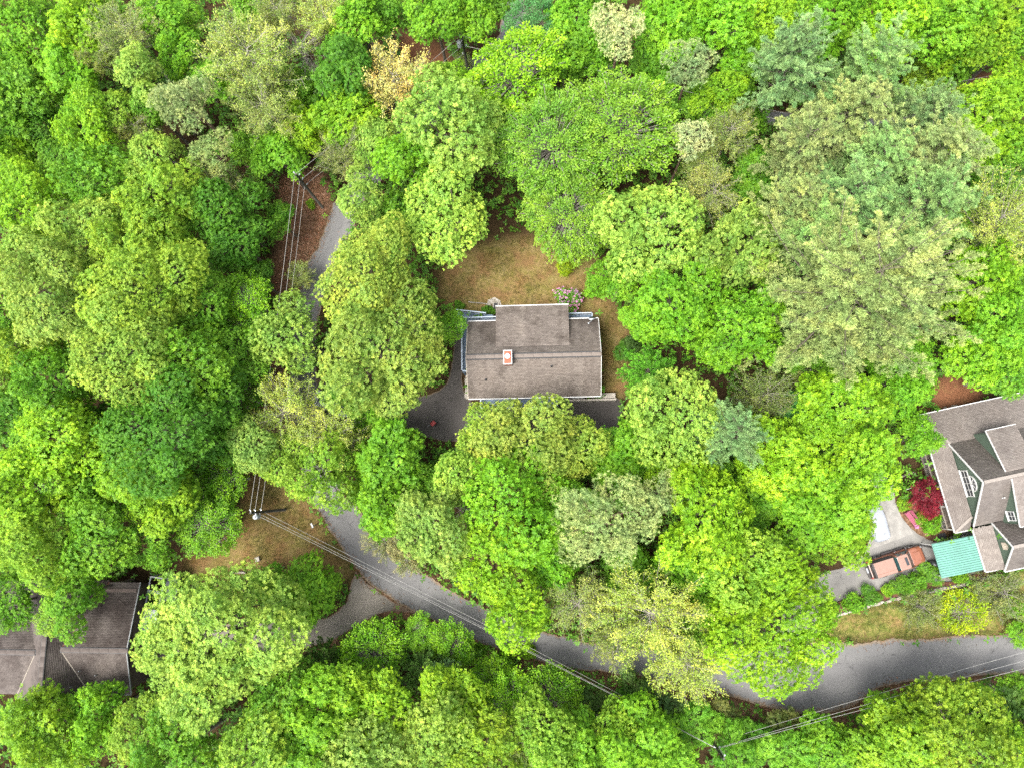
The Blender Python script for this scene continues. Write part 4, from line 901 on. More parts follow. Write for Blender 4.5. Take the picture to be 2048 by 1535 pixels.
    # concrete parking pad, separate pour
    pad = [(1730, 1101), (1738, 1080), (1742, 1050), (1737, 1010), (1744, 948), (1783, 943), (1790, 1003), (1803, 1034), (1818, 1052), (1826, 1066)]
    tag(MB().prism(G(pad), 0.0, 0.075).build('parking_pad', M['padconc']), kind='structure')
    # flat rocks behind the green house
    for i, (x, y) in enumerate(((1852, 828), (1872, 823), (1890, 817), (1908, 812))):
        p = at(x, y); tag(MB().box((0, 0, .12), (.5 + .1 * (i % 2), .34, .26), taper=.75).build('rock', M['stone'], None, p, (0, 0, .2 + i), bevel=.04), f"{('leftmost', 'second', 'third', 'rightmost')[i]} grey rock in the row behind the green house's roof edge", 'rock', 'rocks behind the green house')
M['padconc'] = plain('pale_concrete_pad', (0.175, 0.168, 0.155), 0.9, 0.25, 1.6, relief=.2)
garden()

# ------------------------------------------------------------------ utility poles and lines
def pole(base, hgt, label, att, transformer=None, tz=0):
    t = empty('utility_pole', base, 0, label, 'pole')
    MB().tube([(0, 0, -.1), (0, 0, hgt * .5), (0, 0, hgt)], [.16, .14, .115], 12).build('pole', M['pole'], t, smooth=True)
    for z, a in att:
        i = MB(); i.bar((0, 0, z), (.3 * math.cos(a), .3 * math.sin(a), z + .02), .05, .05); i = i.build('bracket', M['steel'], t)
        MB().lathe([(.03, 0), (.07, .03), (.045, .07), (.07, .11), (.03, .16)], n=10).build('insulator', M['lightgrey'], t, (.3 * math.cos(a), .3 * math.sin(a), z + .02))
    if transformer is not None:
        a = transformer; c = Vector((.42 * math.cos(a), .42 * math.sin(a), tz))
        tr = MB().lathe([(.2, 0), (.24, .04), (.24, .78), (.2, .84), (.1, .88)], n=18).build('transformer', M['lightgrey'], t, c)
        MB().lathe([(.05, 0), (.07, .05), (.04, .1), (.06, .15), (.03, .22)], n=10).build('bushing', M['lightgrey'], tr, (.06, 0, .86))
        MB().bar((-.42 * math.cos(a), -.42 * math.sin(a), .4), (-.2 * math.cos(a), -.2 * math.sin(a), .4), .1, .4).build('mount', M['steel'], tr)
        MB().tube([(.1 * math.cos(a + 1.6), .1 * math.sin(a + 1.6), tz + 1.3), (.3 * math.cos(a + 1.2), .3 * math.sin(a + 1.2), tz + 1.2), (.42 * math.cos(a), .42 * math.sin(a), tz + 1.05)], .02, 6).build('lead', M['lightgrey'], t)
    return t
def wire(a, b, label, sag=.35, r=.016):
    a, b = Vector(a), Vector(b); L = (b - a).length; n = max(6, int(L / 3)); sag *= L / 30
    o = MB().tube([a.lerp(b, i / n) - Vector((0, 0, 4 * sag * (i / n) * (1 - i / n))) for i in range(n + 1)], r, 5).build('power_line', M['wire']); tag(o, label, 'wire', 'overhead power lines')
def lines():
    A = at(570, 1018); B = at(645, 415); C = at(941, 168); D = at(1404, 1450)
    pole(A, 9.1, 'leaning-looking pole with grey transformer in the left clearing', [(8.9, 1.9), (7.7, 2.1), (6.3, 2.0), (7.9, -1.2), (7.0, -1.1)], -1.5, 7.2)
    pole(B, 8.8, 'bare pole beside the road on the brown leaf verge', [(8.65, 2.4), (7.2, .8), (5.9, .7), (8.3, .6)])
    pole(C, 8.9, 'pole with transformer near the top edge by the orange dirt', [(8.7, 2.6), (8.6, .3), (7.0, 2.6), (7.0, .4), (5.6, 2.6)], math.pi, 7.1)
    pole(D, 8.7, 'dark pole among evergreen bushes at the bottom right of centre', [(6.2, 2.6), (6.0, .4), (4.8, .5), (8.4, 1.0)])
    MB().tube([(.15, .1, 6.2), (.15, .1, 8.3)], .045, 8).build('conduit', M['white'], bpy.data.objects[[o.name for o in COL.objects if o.name.startswith('utility_pole')][-1]])
    for k, (za, zb) in enumerate(((8.98, 8.75), (7.8, 7.3), (6.4, 6.0))):
        wire(A + Vector((-.1 + .02 * k, .28, za)), B + Vector((-.15 + .05 * k, -.1, zb)), ('upper', 'middle', 'lower')[k] + ' wire running along the brown leaf verge between the two left poles')
    for k, (zb, zc) in enumerate(((8.75, 8.75), (7.3, 7.1), (6.0, 5.7))):
        wire(B + Vector((.1, .12, zb)), C + Vector((-.2, .05, zc)), ('upper', 'middle', 'lower')[k] + ' wire from the verge pole up to the top pole')
    for k, (za, zd) in enumerate(((7.6, 6.25), (7.3, 6.1), (6.5, 4.85))):
        wire(A + Vector((.1 + .14 * k, -.3 + .12 * k, za)), D + Vector((-.25, .1, zd)), ('lower-edge', 'middle', 'upper-edge')[k] + ' wire of the bundle crossing the long road bend')
    for k, (zd, px, py) in enumerate(((4.85, 2330, 1226), (6.1, 2330, 1246), (6.25, 2330, 1268))):
        wire(D + Vector((.2, .05, zd)), at(px, py, 7.0), ('top', 'middle', 'bottom')[k] + ' of the three wires fanning out at the lower right')
    E_ = at(1520, 300)
    for k, (zc, ze) in enumerate(((8.7, 8.0), (7.1, 6.6))): 
        wire(C + Vector((.25, .05, zc)), E_ + Vector((0, 0, ze)), ('upper', 'lower')[k] + ' wire leaving the top pole to the right'); wire(E_ + Vector((0, 0, ze)), at(2250, 98 + 26 * k, 7.5), ('upper', 'lower')[k] + ' wire crossing the small dirt clearing at upper right')
lines()
# ------------------------------------------------------------------ foliage generators
def nrm(v): return v / np.maximum(np.linalg.norm(v, axis=-1, keepdims=True), 1e-9)
def frames(n):
    a = np.where(np.abs(n[:, 2:3]) < 0.9, np.array([[0, 0, 1.0]]), np.array([[1.0, 0, 0]]))
    t1 = nrm(np.cross(n, a)); return t1, np.cross(n, t1)
def leaf_geo(c, ax, nn, L, Wd, fold=0.18, droop=0.12):
    """one folded four-corner leaf per row"""
    L = np.broadcast_to(np.asarray(L, float).reshape(-1, 1), (len(c), 1)); Wd = np.broadcast_to(np.asarray(Wd, float).reshape(-1, 1), (len(c), 1))
    sd = nrm(np.cross(nn, ax)); nn = np.cross(ax, sd)
    v0 = c; v2 = c + ax * L - nn * L * droop
    v1 = c + ax * L * 0.48 + sd * Wd * 0.5 + nn * Wd * fold; v3 = c + ax * L * 0.48 - sd * Wd * 0.5 + nn * Wd * fold
    return np.stack([v0, v3, v2, v1], 1).reshape(-1, 3)
def rosettes(rng, c, n, k, L, Wd, rise=0.35, tint=None, js=0.25):
    """k leaves fanned round each centre"""
    t1, t2 = frames(n); m = len(c)
    ph = (np.arange(k)[None] * 2 * np.pi / k + rng.random((m, 1)) * 6.28 + rng.normal(0, 0.25, (m, k)))
    rz = rise + rng.normal(0, 0.22, (m, k))
    ax = np.cos(ph)[..., None] * t1[:, None] + np.sin(ph)[..., None] * t2[:, None] + rz[..., None] * n[:, None]
    ax = nrm(ax).reshape(-1, 3)
    nn = nrm(np.repeat(n, k, 0) - ax * np.sum(np.repeat(n, k, 0) * ax, 1, keepdims=True) + rng.normal(0, 0.18, (m * k, 3)))
    sz = np.repeat(rng.uniform(1 - js, 1 + js, m), k) * rng.uniform(0.75, 1.15, m * k)
    cc = np.repeat(c, k, 0) + ax * 0.02
    V = leaf_geo(cc, ax, nn, L * sz, Wd * sz)
    if tint is None: tint = rng.random(m)
    T = np.clip(np.repeat(tint, k) + rng.normal(0, 0.13, m * k), 0, 1)
    return V, np.repeat(T, 4)
def quads(V): return np.arange(len(V)).reshape(-1, 4)
def tufts(rng, c, n, k, L, Wd, spread=0.9, tint=None):
    """bottle-brush balls of needles: one thin triangle per needle"""
    t1, t2 = frames(n); m = len(c)
    ph = rng.random((m, k)) * 6.28; s = np.sqrt(rng.random((m, k))) * spread * 1.45
    ax = (np.cos(ph) * np.sin(s))[..., None] * t1[:, None] + (np.sin(ph) * np.sin(s))[..., None] * t2[:, None] + np.cos(s)[..., None] * n[:, None]
    ax = nrm(ax).reshape(-1, 3); cc = np.repeat(c, k, 0); sd = nrm(np.cross(ax, rng.normal(0, 1, (m * k, 3))))
    sz = (np.repeat(rng.uniform(0.8, 1.2, m), k) * rng.uniform(0.7, 1.1, m * k))[:, None]
    V = np.stack([cc + sd * Wd / 2 + ax * L * .12, cc - sd * Wd / 2 + ax * L * .12, cc + ax * L * sz], 1).reshape(-1, 3)
    if tint is None: tint = rng.random(m)
    T = np.clip(np.repeat(tint, k) + rng.normal(0, 0.12, m * k), 0, 1)
    return V, np.repeat(T, 3)
def tubes_np(name, paths, sides=4):
    """paths: list of (pts (m,3), radii (m,))"""
    V, F_, b = [], [], 0
    for pts, rad in paths:
        pts = np.asarray(pts, float); m = len(pts); rad = np.asarray(rad, float)
        d = nrm(np.gradient(pts, axis=0)); t1, t2 = frames(d)
        a = np.arange(sides) * 2 * np.pi / sides
        ring = pts[:, None] + rad[:, None, None] * (np.cos(a)[None, :, None] * t1[:, None] + np.sin(a)[None, :, None] * t2[:, None])
        V.append(ring.reshape(-1, 3))
        i = np.arange(m - 1)[:, None] * sides; k = np.arange(sides)[None]
        F_.append((np.stack([i + k, i + (k + 1) % sides, i + sides + (k + 1) % sides, i + sides + k], -1).reshape(-1, 4)) + b)
        b += m * sides
    return np_mesh(name, np.concatenate(V), np.concatenate(F_), smooth=True)
def bez(a, b, c, n=6):
    t = np.linspace(0, 1, n)[:, None]; a, b, c = map(np.asarray, (a, b, c))
    return (1 - t) ** 2 * a + 2 * t * (1 - t) * b + t * t * c
def dirs(rng, n, zmin=-0.4, zmax=1.0, cand=12):
    """well spread directions"""
    out = []
    while len(out) < n:
        z = rng.uniform(zmin, zmax, cand); p = rng.random(cand) * 6.283; r = np.sqrt(1 - z * z)
        q = np.stack([r * np.cos(p), r * np.sin(p), z], 1)
        if not out: out.append(q[0]); continue
        d = np.min(np.linalg.norm(q[:, None] - np.array(out)[None], axis=2), 1); out.append(q[np.argmax(d)])
    return np.array(out)
def lobed(rng, R, vz, nl, lr, spacing, zmin=-0.35, out=0.64, asym=0.12):
    """points and outward normals on billows: a few big boughs, each broken into smaller bulges"""
    n1 = max(5, nl // 3); D = dirs(rng, n1, zmin, 0.97, 6); sx = 1 + rng.normal(0, asym, 2)
    lim = rng.uniform(out - 0.24, out + 0.16, n1); r1 = R * lr * 1.18 * rng.uniform(0.7, 1.3, n1)
    C1 = D * lim[:, None] * R * np.array([sx[0], sx[1], vz]); C1[:, 2] += rng.normal(0, 0.08 * R, n1)
    C, r, bt = [], [], []
    for c, q in zip(C1, r1):
        m = rng.integers(4, 8); d = nrm(rng.normal(0, 1, (m, 3)) + nrm(c[None] + [[0, 0, 0.3 * R]]) * 0.9); b = rng.normal(0, 0.09)
        C.append(c[None]); r.append([q]); bt.append([b])
        C.append(c + d * (q * rng.uniform(0.6, 1.0, (m, 1)))); r.append(q * rng.uniform(0.36, 0.62, m)); bt.append(b + rng.normal(0, 0.06, m))
    C = np.vstack(C + [[[0, 0, R * vz * 0.2]]]); r = np.append(np.concatenate(r), R * 0.42); bt = np.append(np.concatenate(bt), 0)
    P_, N_, LT = [], [], []
    for i in range(len(C)):
        n = int(4 * np.pi * r[i] ** 2 / spacing ** 2)
        d = nrm(rng.normal(0, 1, (n, 3))); f = rng.normal(0, 1, (2, 3)) * 3.4; ph = rng.random(2) * 6
        rr = r[i] * (1 + 0.09 * np.sin(d @ f[0] + ph[0]) + 0.08 * np.sin(d @ f[1] * 2 + ph[1]))
        p = C[i] + d * rr[:, None] * np.array([1, 1, 0.88]); keep = d[:, 2] > -0.5
        for j in np.nonzero(np.linalg.norm(C - C[i], axis=1) < r + r[i])[0]:
            if j != i: keep &= np.linalg.norm((p - C[j]) / np.array([1, 1, 0.88]), axis=1) > r[j] * 0.9
        P_.append(p[keep]); N_.append(d[keep]); LT.append(np.full(keep.sum(), bt[i]))
    return np.concatenate(P_), np.concatenate(N_), C1, r1, np.concatenate(LT)
def limb_paths(rng, R, vz, C, rad=0.035, twigs=True):
    root = np.array([0, 0, -R * vz * 0.95]); out = []
    for c in C:
        mid = root * 0.35 + c * 0.35 + np.array([0, 0, -0.1 * R]) + rng.normal(0, 0.06 * R, 3)
        h = np.array([0, 0, rng.uniform(-0.9, -0.3) * R * vz * 0.7])
        pts = bez(root + (h - root) * rng.uniform(0, 0.7), mid, c * 1.02, 6)
        out.append((pts, np.linspace(rad * R * 0.75, rad * R * 0.2, 6)))
        if twigs:
            for _ in range(3):
                d = nrm(c + rng.normal(0, 0.5 * R, 3)) * R * rng.uniform(0.15, 0.3)
                out.append((bez(pts[4], pts[4] + d * 0.5 + [0, 0, 0.05 * R], c + d, 4), np.linspace(rad * R * 0.3, rad * R * 0.08, 4)))
    return out
PROTO = {}
def leafmesh(name, V, T, k=4):
    return np_mesh(name, V, np.arange(len(V)).reshape(-1, k), dict(tint=T))

def make_puffy(key, seed, R, vz=0.85, nl=34, lr=0.3, spacing=0.34, k=8, L=0.23, Wd=0.125, zmin=-0.35, out=0.64, up=0.5, jit=0.14, rise=0.35, bark='bark', limb=0.035, fill=0.35):
    rng = np.random.default_rng(seed)
    P_, n, C, r, lt = lobed(rng, R, vz, nl, lr, spacing, zmin, out)
    nn = nrm(n * 0.6 + np.array([0, 0, up]) + rng.normal(0, 0.22, n.shape))
    P_ = P_ + n * rng.normal(0, jit, (len(n), 1)) + rng.normal(0, 0.06, n.shape)
    V, T = rosettes(rng, P_, nn, k, L, Wd, rise, np.clip(rng.normal(0.52, 0.16, len(n)) + lt, 0, 1))
    # looser leaves deeper in the crown close the view to the inside
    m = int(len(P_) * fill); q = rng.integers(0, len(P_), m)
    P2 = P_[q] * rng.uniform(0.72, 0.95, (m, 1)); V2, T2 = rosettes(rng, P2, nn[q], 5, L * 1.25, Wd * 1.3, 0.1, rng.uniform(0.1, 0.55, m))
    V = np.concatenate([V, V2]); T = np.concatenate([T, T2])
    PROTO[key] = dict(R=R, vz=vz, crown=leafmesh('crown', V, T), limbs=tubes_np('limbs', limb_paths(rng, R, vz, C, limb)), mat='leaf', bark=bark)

def make_spray(key, seed, R, vz=0.8, ns=110, L=0.2, Wd=0.095, length=0.34, bark='bark_pale', droop=0.1, zmin=-0.3, lead=1.0):
    rng = np.random.default_rng(seed); D = dirs(rng, ns, zmin); Vs, Ts, limbs = [], [], []
    root = np.array([0, 0, -R * vz * 0.8])
    for d in D:
        rr = R * rng.uniform(0.52, 0.8); b = d * rr * np.array([1, 1, vz])
        aa = rng.random() * 6.283; hz = np.array([math.cos(aa), math.sin(aa), 0]); tp = max(0, d[2]) ** 1.5
        hd = nrm(np.array([d[0], d[1], d[2] * 0.35 - droop + rng.normal(0, 0.12)]) * (1 - 0.6 * tp) + hz * tp * 0.9 + rng.normal(0, 0.22, 3))
        up = nrm(np.array([0, 0, 1.0]) + d * 0.35 + rng.normal(0, 0.12, 3)); sd = nrm(np.cross(hd, up)); up = np.cross(sd, hd)
        sl = R * length * rng.uniform(0.75, 1.25); tint0 = np.clip(rng.normal(0.5, 0.13), 0, 1)
        limbs.append((bez(root * rng.uniform(0.2, 0.8), b * 0.5 + root * 0.15, b + hd * sl * 0.8, 5), np.linspace(0.012 * R, 0.0025 * R, 5) * lead))
        J = int(sl / 0.16) + 3
        for j in range(J):
            s = j / J; p0 = b + hd * sl * s - up * 0.12 * sl * s * s
            for sg in (-1, 1):
                tl = sl * 0.52 * (1 - s) + 0.12; td = nrm(hd * 0.75 + sd * sg + rng.normal(0, 0.2, 3)); kk = max(2, int(tl / 0.15))
                t = (np.arange(kk) + rng.uniform(0.2, 0.8)) / kk
                c = p0 + td[None] * (t * tl)[:, None] - up[None] * (0.1 * tl * t * t)[:, None] + rng.normal(0, 0.06, (kk, 3))
                alt = np.where(np.arange(kk) % 2, 1, -1)[:, None]
                ax = nrm(td[None] * 0.8 + np.cross(up, td)[None] * alt * 0.75 + rng.normal(0, 0.42, (kk, 3)))
                nn = nrm(up[None] + rng.normal(0, 0.4, (kk, 3))); nn = nrm(nn - ax * np.sum(nn * ax, 1, keepdims=True))
                sz = rng.uniform(0.75, 1.2, kk)
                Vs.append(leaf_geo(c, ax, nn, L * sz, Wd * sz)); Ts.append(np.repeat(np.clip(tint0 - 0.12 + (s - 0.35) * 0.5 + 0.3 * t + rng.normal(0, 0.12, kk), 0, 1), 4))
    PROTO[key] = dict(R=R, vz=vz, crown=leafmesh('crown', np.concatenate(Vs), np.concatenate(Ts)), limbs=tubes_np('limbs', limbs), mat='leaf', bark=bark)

def make_tuft(key, seed, R, vz=0.8, nl=26, lr=0.27, spacing=0.36, k=20, L=0.27, Wd=0.042, out=0.66, zmin=-0.2):
    rng = np.random.default_rng(seed)
    P_, n, C, r, lt = lobed(rng, R, vz, nl, lr, spacing, zmin, out, 0.1)
    nn = nrm(n * 0.7 + np.array([0, 0, 0.55]) + rng.normal(0, 0.2, n.shape))
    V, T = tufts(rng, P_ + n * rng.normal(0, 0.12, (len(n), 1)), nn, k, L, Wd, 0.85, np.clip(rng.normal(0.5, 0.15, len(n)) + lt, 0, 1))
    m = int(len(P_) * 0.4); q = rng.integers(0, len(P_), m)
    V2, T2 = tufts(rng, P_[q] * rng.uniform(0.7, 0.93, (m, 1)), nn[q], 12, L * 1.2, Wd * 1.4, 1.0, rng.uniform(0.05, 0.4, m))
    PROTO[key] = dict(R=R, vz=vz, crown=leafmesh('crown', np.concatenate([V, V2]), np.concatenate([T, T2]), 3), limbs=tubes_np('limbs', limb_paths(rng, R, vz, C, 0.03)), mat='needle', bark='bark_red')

def make_wpine(key, seed, R, vz=1.2, nb=44, L=0.26, Wd=0.05, k=12):
    """white pine: whorled limbs, each ending in separate soft plumes with dark gaps between"""
    rng = np.random.default_rng(seed); Vs, Ts, limbs = [], [], []
    for i in range(nb):
        s = (i + rng.random()) / nb; h = R * vz * (-0.8 + 1.7 * s)
        reach = R * (1.0 - 0.8 * max(0, s - 0.2) ** 1.15) * rng.uniform(0.62, 1.12)
        a = i * 2.399 + rng.normal(0, 0.3); d = np.array([math.cos(a), math.sin(a), 0]); side = np.array([-d[1], d[0], 0])
        rise = rng.uniform(0.0, 0.35) + 0.6 * s
        tip = d * reach + np.array([0, 0, h + reach * rise]) + side * rng.normal(0, 0.1 * reach); base = np.array([0, 0, h])
        pts = bez(base, base + d * reach * 0.55 + [0, 0, reach * rise * 0.1], tip, 8)
        limbs.append((pts, np.linspace(0.009 * R * (1.2 - s), 0.002 * R, 8))); tint0 = rng.normal(0.46, 0.13)
        npl = int(4 + reach * 1.9)
        for q in range(npl):
            t = 0.14 + 0.86 * (q + rng.random() * 0.7) / npl if s < 0.7 else rng.uniform(0.02, 1); f = min(t, 0.999) * 7; i0 = int(f); p = pts[i0] + (pts[i0 + 1] - pts[i0]) * (f - i0)
            sg = (-1, 1)[q % 2] * rng.uniform(0.25, 1.0) if t < 0.93 else 0
            bl = (0.24 * reach * (1.15 - t) + 0.3) * rng.uniform(0.8, 1.3); bd = nrm(d * 0.8 + side * sg + np.array([0, 0, 0.3 + rng.normal(0, .12)])); e = p + bd * bl
            limbs.append((np.array([p, (p + e) / 2, e]), [0.012, 0.009, 0.006]))
            m = int(9 + bl * 9); u = rng.uniform(0.25, 1.15, m); wd = 0.30 * bl * np.sin(np.clip(u, 0, 1.1) * 2.6)
            c = p + bd * (u * bl)[:, None] + np.cross(bd, [0, 0, 1.0]) * (rng.normal(0, 0.55, m) * wd)[:, None] + np.array([0, 0, 1.0]) * np.abs(rng.normal(0, 0.09, m))[:, None]
            n = nrm(bd * 0.7 + np.array([0, 0, 0.8]) + rng.normal(0, 0.28, (m, 3)))
            V, T = tufts(rng, c, n, k, L, Wd, 0.75, np.clip(tint0 + 0.3 * (u - 0.6) + rng.normal(0, 0.1, m), 0, 1)); Vs.append(V); Ts.append(T)
    PROTO[key] = dict(R=R, vz=vz, crown=leafmesh('crown', np.concatenate(Vs), np.concatenate(Ts), 3), limbs=tubes_np('limbs', limbs), mat='needle', bark='bark')

def make_wisp(key, seed, R, vz=0.95, nb=54, tw=16, L=0.14, Wd=0.062, lv=16, upness=0.5, bark='bark_pale', bare=0.0):
    """open feathery crown: ascending limbs, fine twigs, small leaves"""
    rng = np.random.default_rng(seed); Vs, Ts, limbs = [], [], []
    for i in range(nb):
        s = (i + rng.random()) / nb; h = R * vz * (-0.8 + 1.1 * s); a = i * 2.399 + rng.normal(0, 0.5)
        d = np.array([math.cos(a), math.sin(a), 0]); reach = R * rng.uniform(0.65, 1.05) * (1 - 0.45 * s ** 2)
        tip = d * reach + np.array([0, 0, h + reach * (upness + 0.3 * s) * rng.uniform(0.6, 1.3)]); base = np.array([0, 0, h])
        pts = bez(base, base + d * reach * 0.5 + np.array([0, 0, reach * 0.12]) + rng.normal(0, 0.07 * R, 3), tip, 7)
        limbs.append((pts, np.linspace(0.013 * R * (1.15 - s * 0.7), 0.003 * R, 7)))
        tint0 = rng.normal(0.5, 0.14)
        for j in range(tw):
            t = 0.22 + 0.78 * (j + rng.random()) / tw; f = min(t, 0.999) * 6; i0 = int(f); p = pts[i0] + (pts[i0 + 1] - pts[i0]) * (f - i0)
            bd = nrm(nrm(pts[i0 + 1] - pts[i0]) * 0.7 + rng.normal(0, 0.55, 3) + np.array([0, 0, 0.15])); bl = R * rng.uniform(0.14, 0.3) * (1.2 - 0.5 * t)
            e = p + bd * bl + np.array([0, 0, 0.06 * bl]); limbs.append((np.array([p, (p + e) / 2 + rng.normal(0, 0.03 * bl + .01, 3), e]), [0.011, 0.009, 0.006]))
            if rng.random() < bare: continue
            q = rng.uniform(0.1, 1.1, lv); c = p + bd * (q * bl)[:, None] + rng.normal(0, 0.09, (lv, 3))
            ax = nrm(bd * 0.6 + rng.normal(0, 0.6, (lv, 3))); nn = nrm(np.array([0, 0, 0.8]) + rng.normal(0, 0.5, (lv, 3))); nn = nrm(nn - ax * np.sum(nn * ax, 1, keepdims=True))
            sz = rng.uniform(0.7, 1.3, lv); Vs.append(leaf_geo(c, ax, nn, L * sz, Wd * sz)); Ts.append(np.repeat(np.clip(tint0 + rng.normal(0, 0.15, lv), 0, 1), 4))
    PROTO[key] = dict(R=R, vz=vz, crown=(leafmesh('crown', np.concatenate(Vs), np.concatenate(Ts)) if Vs else None), limbs=tubes_np('limbs', limbs, 3), mat='leaf', bark=bark)

for i in range(3): make_puffy(f'oakL{i}', 10 + i, 6.0, 0.72, 42, 0.27, 0.285, 7, 0.165, 0.088, limb=0.028)
for i in range(4): make_puffy(f'oakM{i}', 20 + i, 4.0, (0.84, 0.95, 0.75, 0.85)[i], (27, 24, 33, 20)[i], (0.30, 0.31, 0.27, 0.33)[i], 0.275, 7, 0.16, 0.086)
for i in range(2): make_puffy(f'oakS{i}', 30 + i, 2.4, 0.85, 18, 0.36, 0.26, 7, 0.15, 0.08)
for i in range(4): make_puffy(f'mapM{i}', 40 + i, 4.0, (1.0, 0.85, 1.1, 0.95)[i], (36, 30, 42, 27)[i], (0.25, 0.27, 0.23, 0.29)[i], 0.29, 6, 0.185, 0.11, up=0.75, jit=0.2, out=0.66, rise=0.12, fill=0.3)
for i in range(2): make_puffy(f'mapL{i}', 46 + i, 5.8, 0.85, 54, 0.215, 0.31, 6, 0.19, 0.115, up=0.75, jit=0.22, out=0.66, rise=0.12, fill=0.3)
make_puffy('mapS0', 50, 2.3, 0.9, 24, 0.3, 0.27, 6, 0.17, 0.1, up=0.7, jit=0.16, rise=0.12)
for i in range(2): make_spray(f'sprM{i}', 60 + i, 3.4, 0.75, 120, L=0.21, Wd=0.12)
make_spray('sprL0', 64, 5.6, 0.8, 230, L=0.22, Wd=0.125, length=0.25, lead=1.2)
make_spray('sprL1', 65, 5.6, 0.85, 230, L=0.22, Wd=0.125, length=0.25, lead=1.2)
make_spray('sprS0', 66, 1.9, 0.7, 70, L=0.17, Wd=0.09, length=0.42)
for i in range(2): make_tuft(f'tuf{i}', 70 + i, 3.6, spacing=0.34)
make_tuft('tufL', 73, 5.0, 0.75, 39, 0.25, 0.37, 18, 0.28, 0.05)
for i in range(3): make_wpine(f'wpM{i}', 80 + i, 4.2, nb=44 + 6 * i)
make_wpine('wpL', 84, 7.2, 0.9, nb=78)
for i in range(3): make_wisp(f'wis{i}', 90 + i, 3.6, upness=0.3 + 0.15 * i)
make_wisp('wisG', 95, 3.6, tw=14, lv=13, L=0.15, Wd=0.085, bark='bark_pale')
make_wisp('dead', 97, 3.0, nb=24, tw=12, bare=1.0, bark='bark_pale')
make_puffy('shr0', 100, 1.3, 0.75, 15, 0.40, 0.17, 7, 0.12, 0.055, zmin=-0.1, out=0.5, jit=0.08)
make_puffy('shr1', 101, 1.3, 0.7, 15, 0.42, 0.18, 6, 0.14, 0.05, zmin=-0.1, out=0.5, jit=0.1, up=0.8)
make_puffy('rho0', 102, 2.6, 0.75, 27, 0.3, 0.25, 8, 0.17, 0.062, zmin=-0.1, out=0.6, jit=0.14, up=0.8, rise=0.05)
make_puffy('jmap', 104, 2.2, 0.55, 27, 0.3, 0.17, 6, 0.14, 0.042, zmin=-0.1, out=0.6, jit=0.1, up=0.3, rise=-0.15)
for _p in PROTO.values():                              # measured spread of each crown
    _m = _p['crown'] or _p['limbs']; _c = np.zeros(len(_m.vertices) * 3, np.float32); _m.vertices.foreach_get('co', _c); _c = _c.reshape(-1, 3)
    _p['Re'] = float(np.percentile(np.hypot(_c[:, 0], _c[:, 1]), 97))
PICK = dict(oak=['oakM0', 'oakM1', 'oakM2', 'oakM3'], oakL=['oakL0', 'oakL1', 'oakL2'], oakS=['oakS0', 'oakS1'], map=['mapM0', 'mapM1', 'mapM2', 'mapM3'], mapL=['mapL0', 'mapL1'], mapS=['mapS0'],
            spr=['sprM0', 'sprM1'], sprL=['sprL0', 'sprL1'], sprS=['sprS0'], tuf=['tuf0', 'tuf1'], tufL=['tufL'], wp=['wpM0', 'wpM1', 'wpM2'], wpL=['wpL'], wis=['wis0', 'wis1', 'wis2'], wisG=['wisG'], dead=['dead'],
            shr=['shr0', 'shr1'], rho=['rho0'], jmap=['jmap'])
# leaf colours (reflectance)
LEAF = dict(pale=(0.215, 0.355, 0.052), yel=(0.18, 0.325, 0.028), oak=(0.22, 0.33, 0.045), brt=(0.132, 0.312, 0.015), lime=(0.178, 0.348, 0.014), mid=(0.108, 0.262, 0.017), deep=(0.070, 0.195, 0.014), dark=(0.055, 0.115, 0.024),
            blue=(0.105, 0.185, 0.075), pine=(0.19, 0.25, 0.092), ppale=(0.27, 0.31, 0.14), wpg=(0.130, 0.215, 0.078), wpy=(0.155, 0.205, 0.078), wis=(0.140, 0.185, 0.045), wisy=(0.18, 0.235, 0.045), wisd=(0.100, 0.135, 0.032),
            gold=(0.48, 0.43, 0.14), red=(0.16, 0.014, 0.026), beech=(0.125, 0.265, 0.024), teal=(0.065, 0.21, 0.052), grey=(0.16, 0.18, 0.07), tip=(0.175, 0.30, 0.02), acid=(0.20, 0.31, 0.006))
NAME = dict(oak='oak_tree', oakL='oak_tree', oakS='young_oak_tree', map='maple_tree', mapL='maple_tree', mapS='young_maple_tree', spr='beech_tree', sprL='beech_tree', sprS='leafy_sapling', tuf='pine_tree', tufL='pine_tree',
            wp='white_pine_tree', wpL='white_pine_tree', wis='feathery_tree', wisG='blossoming_tree', dead='dead_tree', shr='shrub', rho='rhododendron_bush', jmap='ornamental_maple_tree')
_tn = 0
GAIN = dict(wp=1.75, wpL=1.75, wis=1.85, wisG=1.2, tuf=1.55, tufL=1.55, dead=1.0, rho=1.25)
BROAD = ('oak', 'oakL', 'map', 'mapL', 'spr')
def deep_wood(px, py, r, z):
    """no road, yard or roof shows within the crown's reach"""
    g = [at(px + k * r * math.cos(a * .5236), py + k * r * math.sin(a * .5236), 0) for a in range(12) for k in (0.5, 1.0)]
    x = np.array([q.x for q in g]); y = np.array([q.y for q in g])
    return not any(inpoly(x, y, q).any() for q in SHOWN)
def on_hard(x, y):
    return any(bool(inpoly(np.array([x]), np.array([y]), p)[0]) for p in CLEAR[:6])
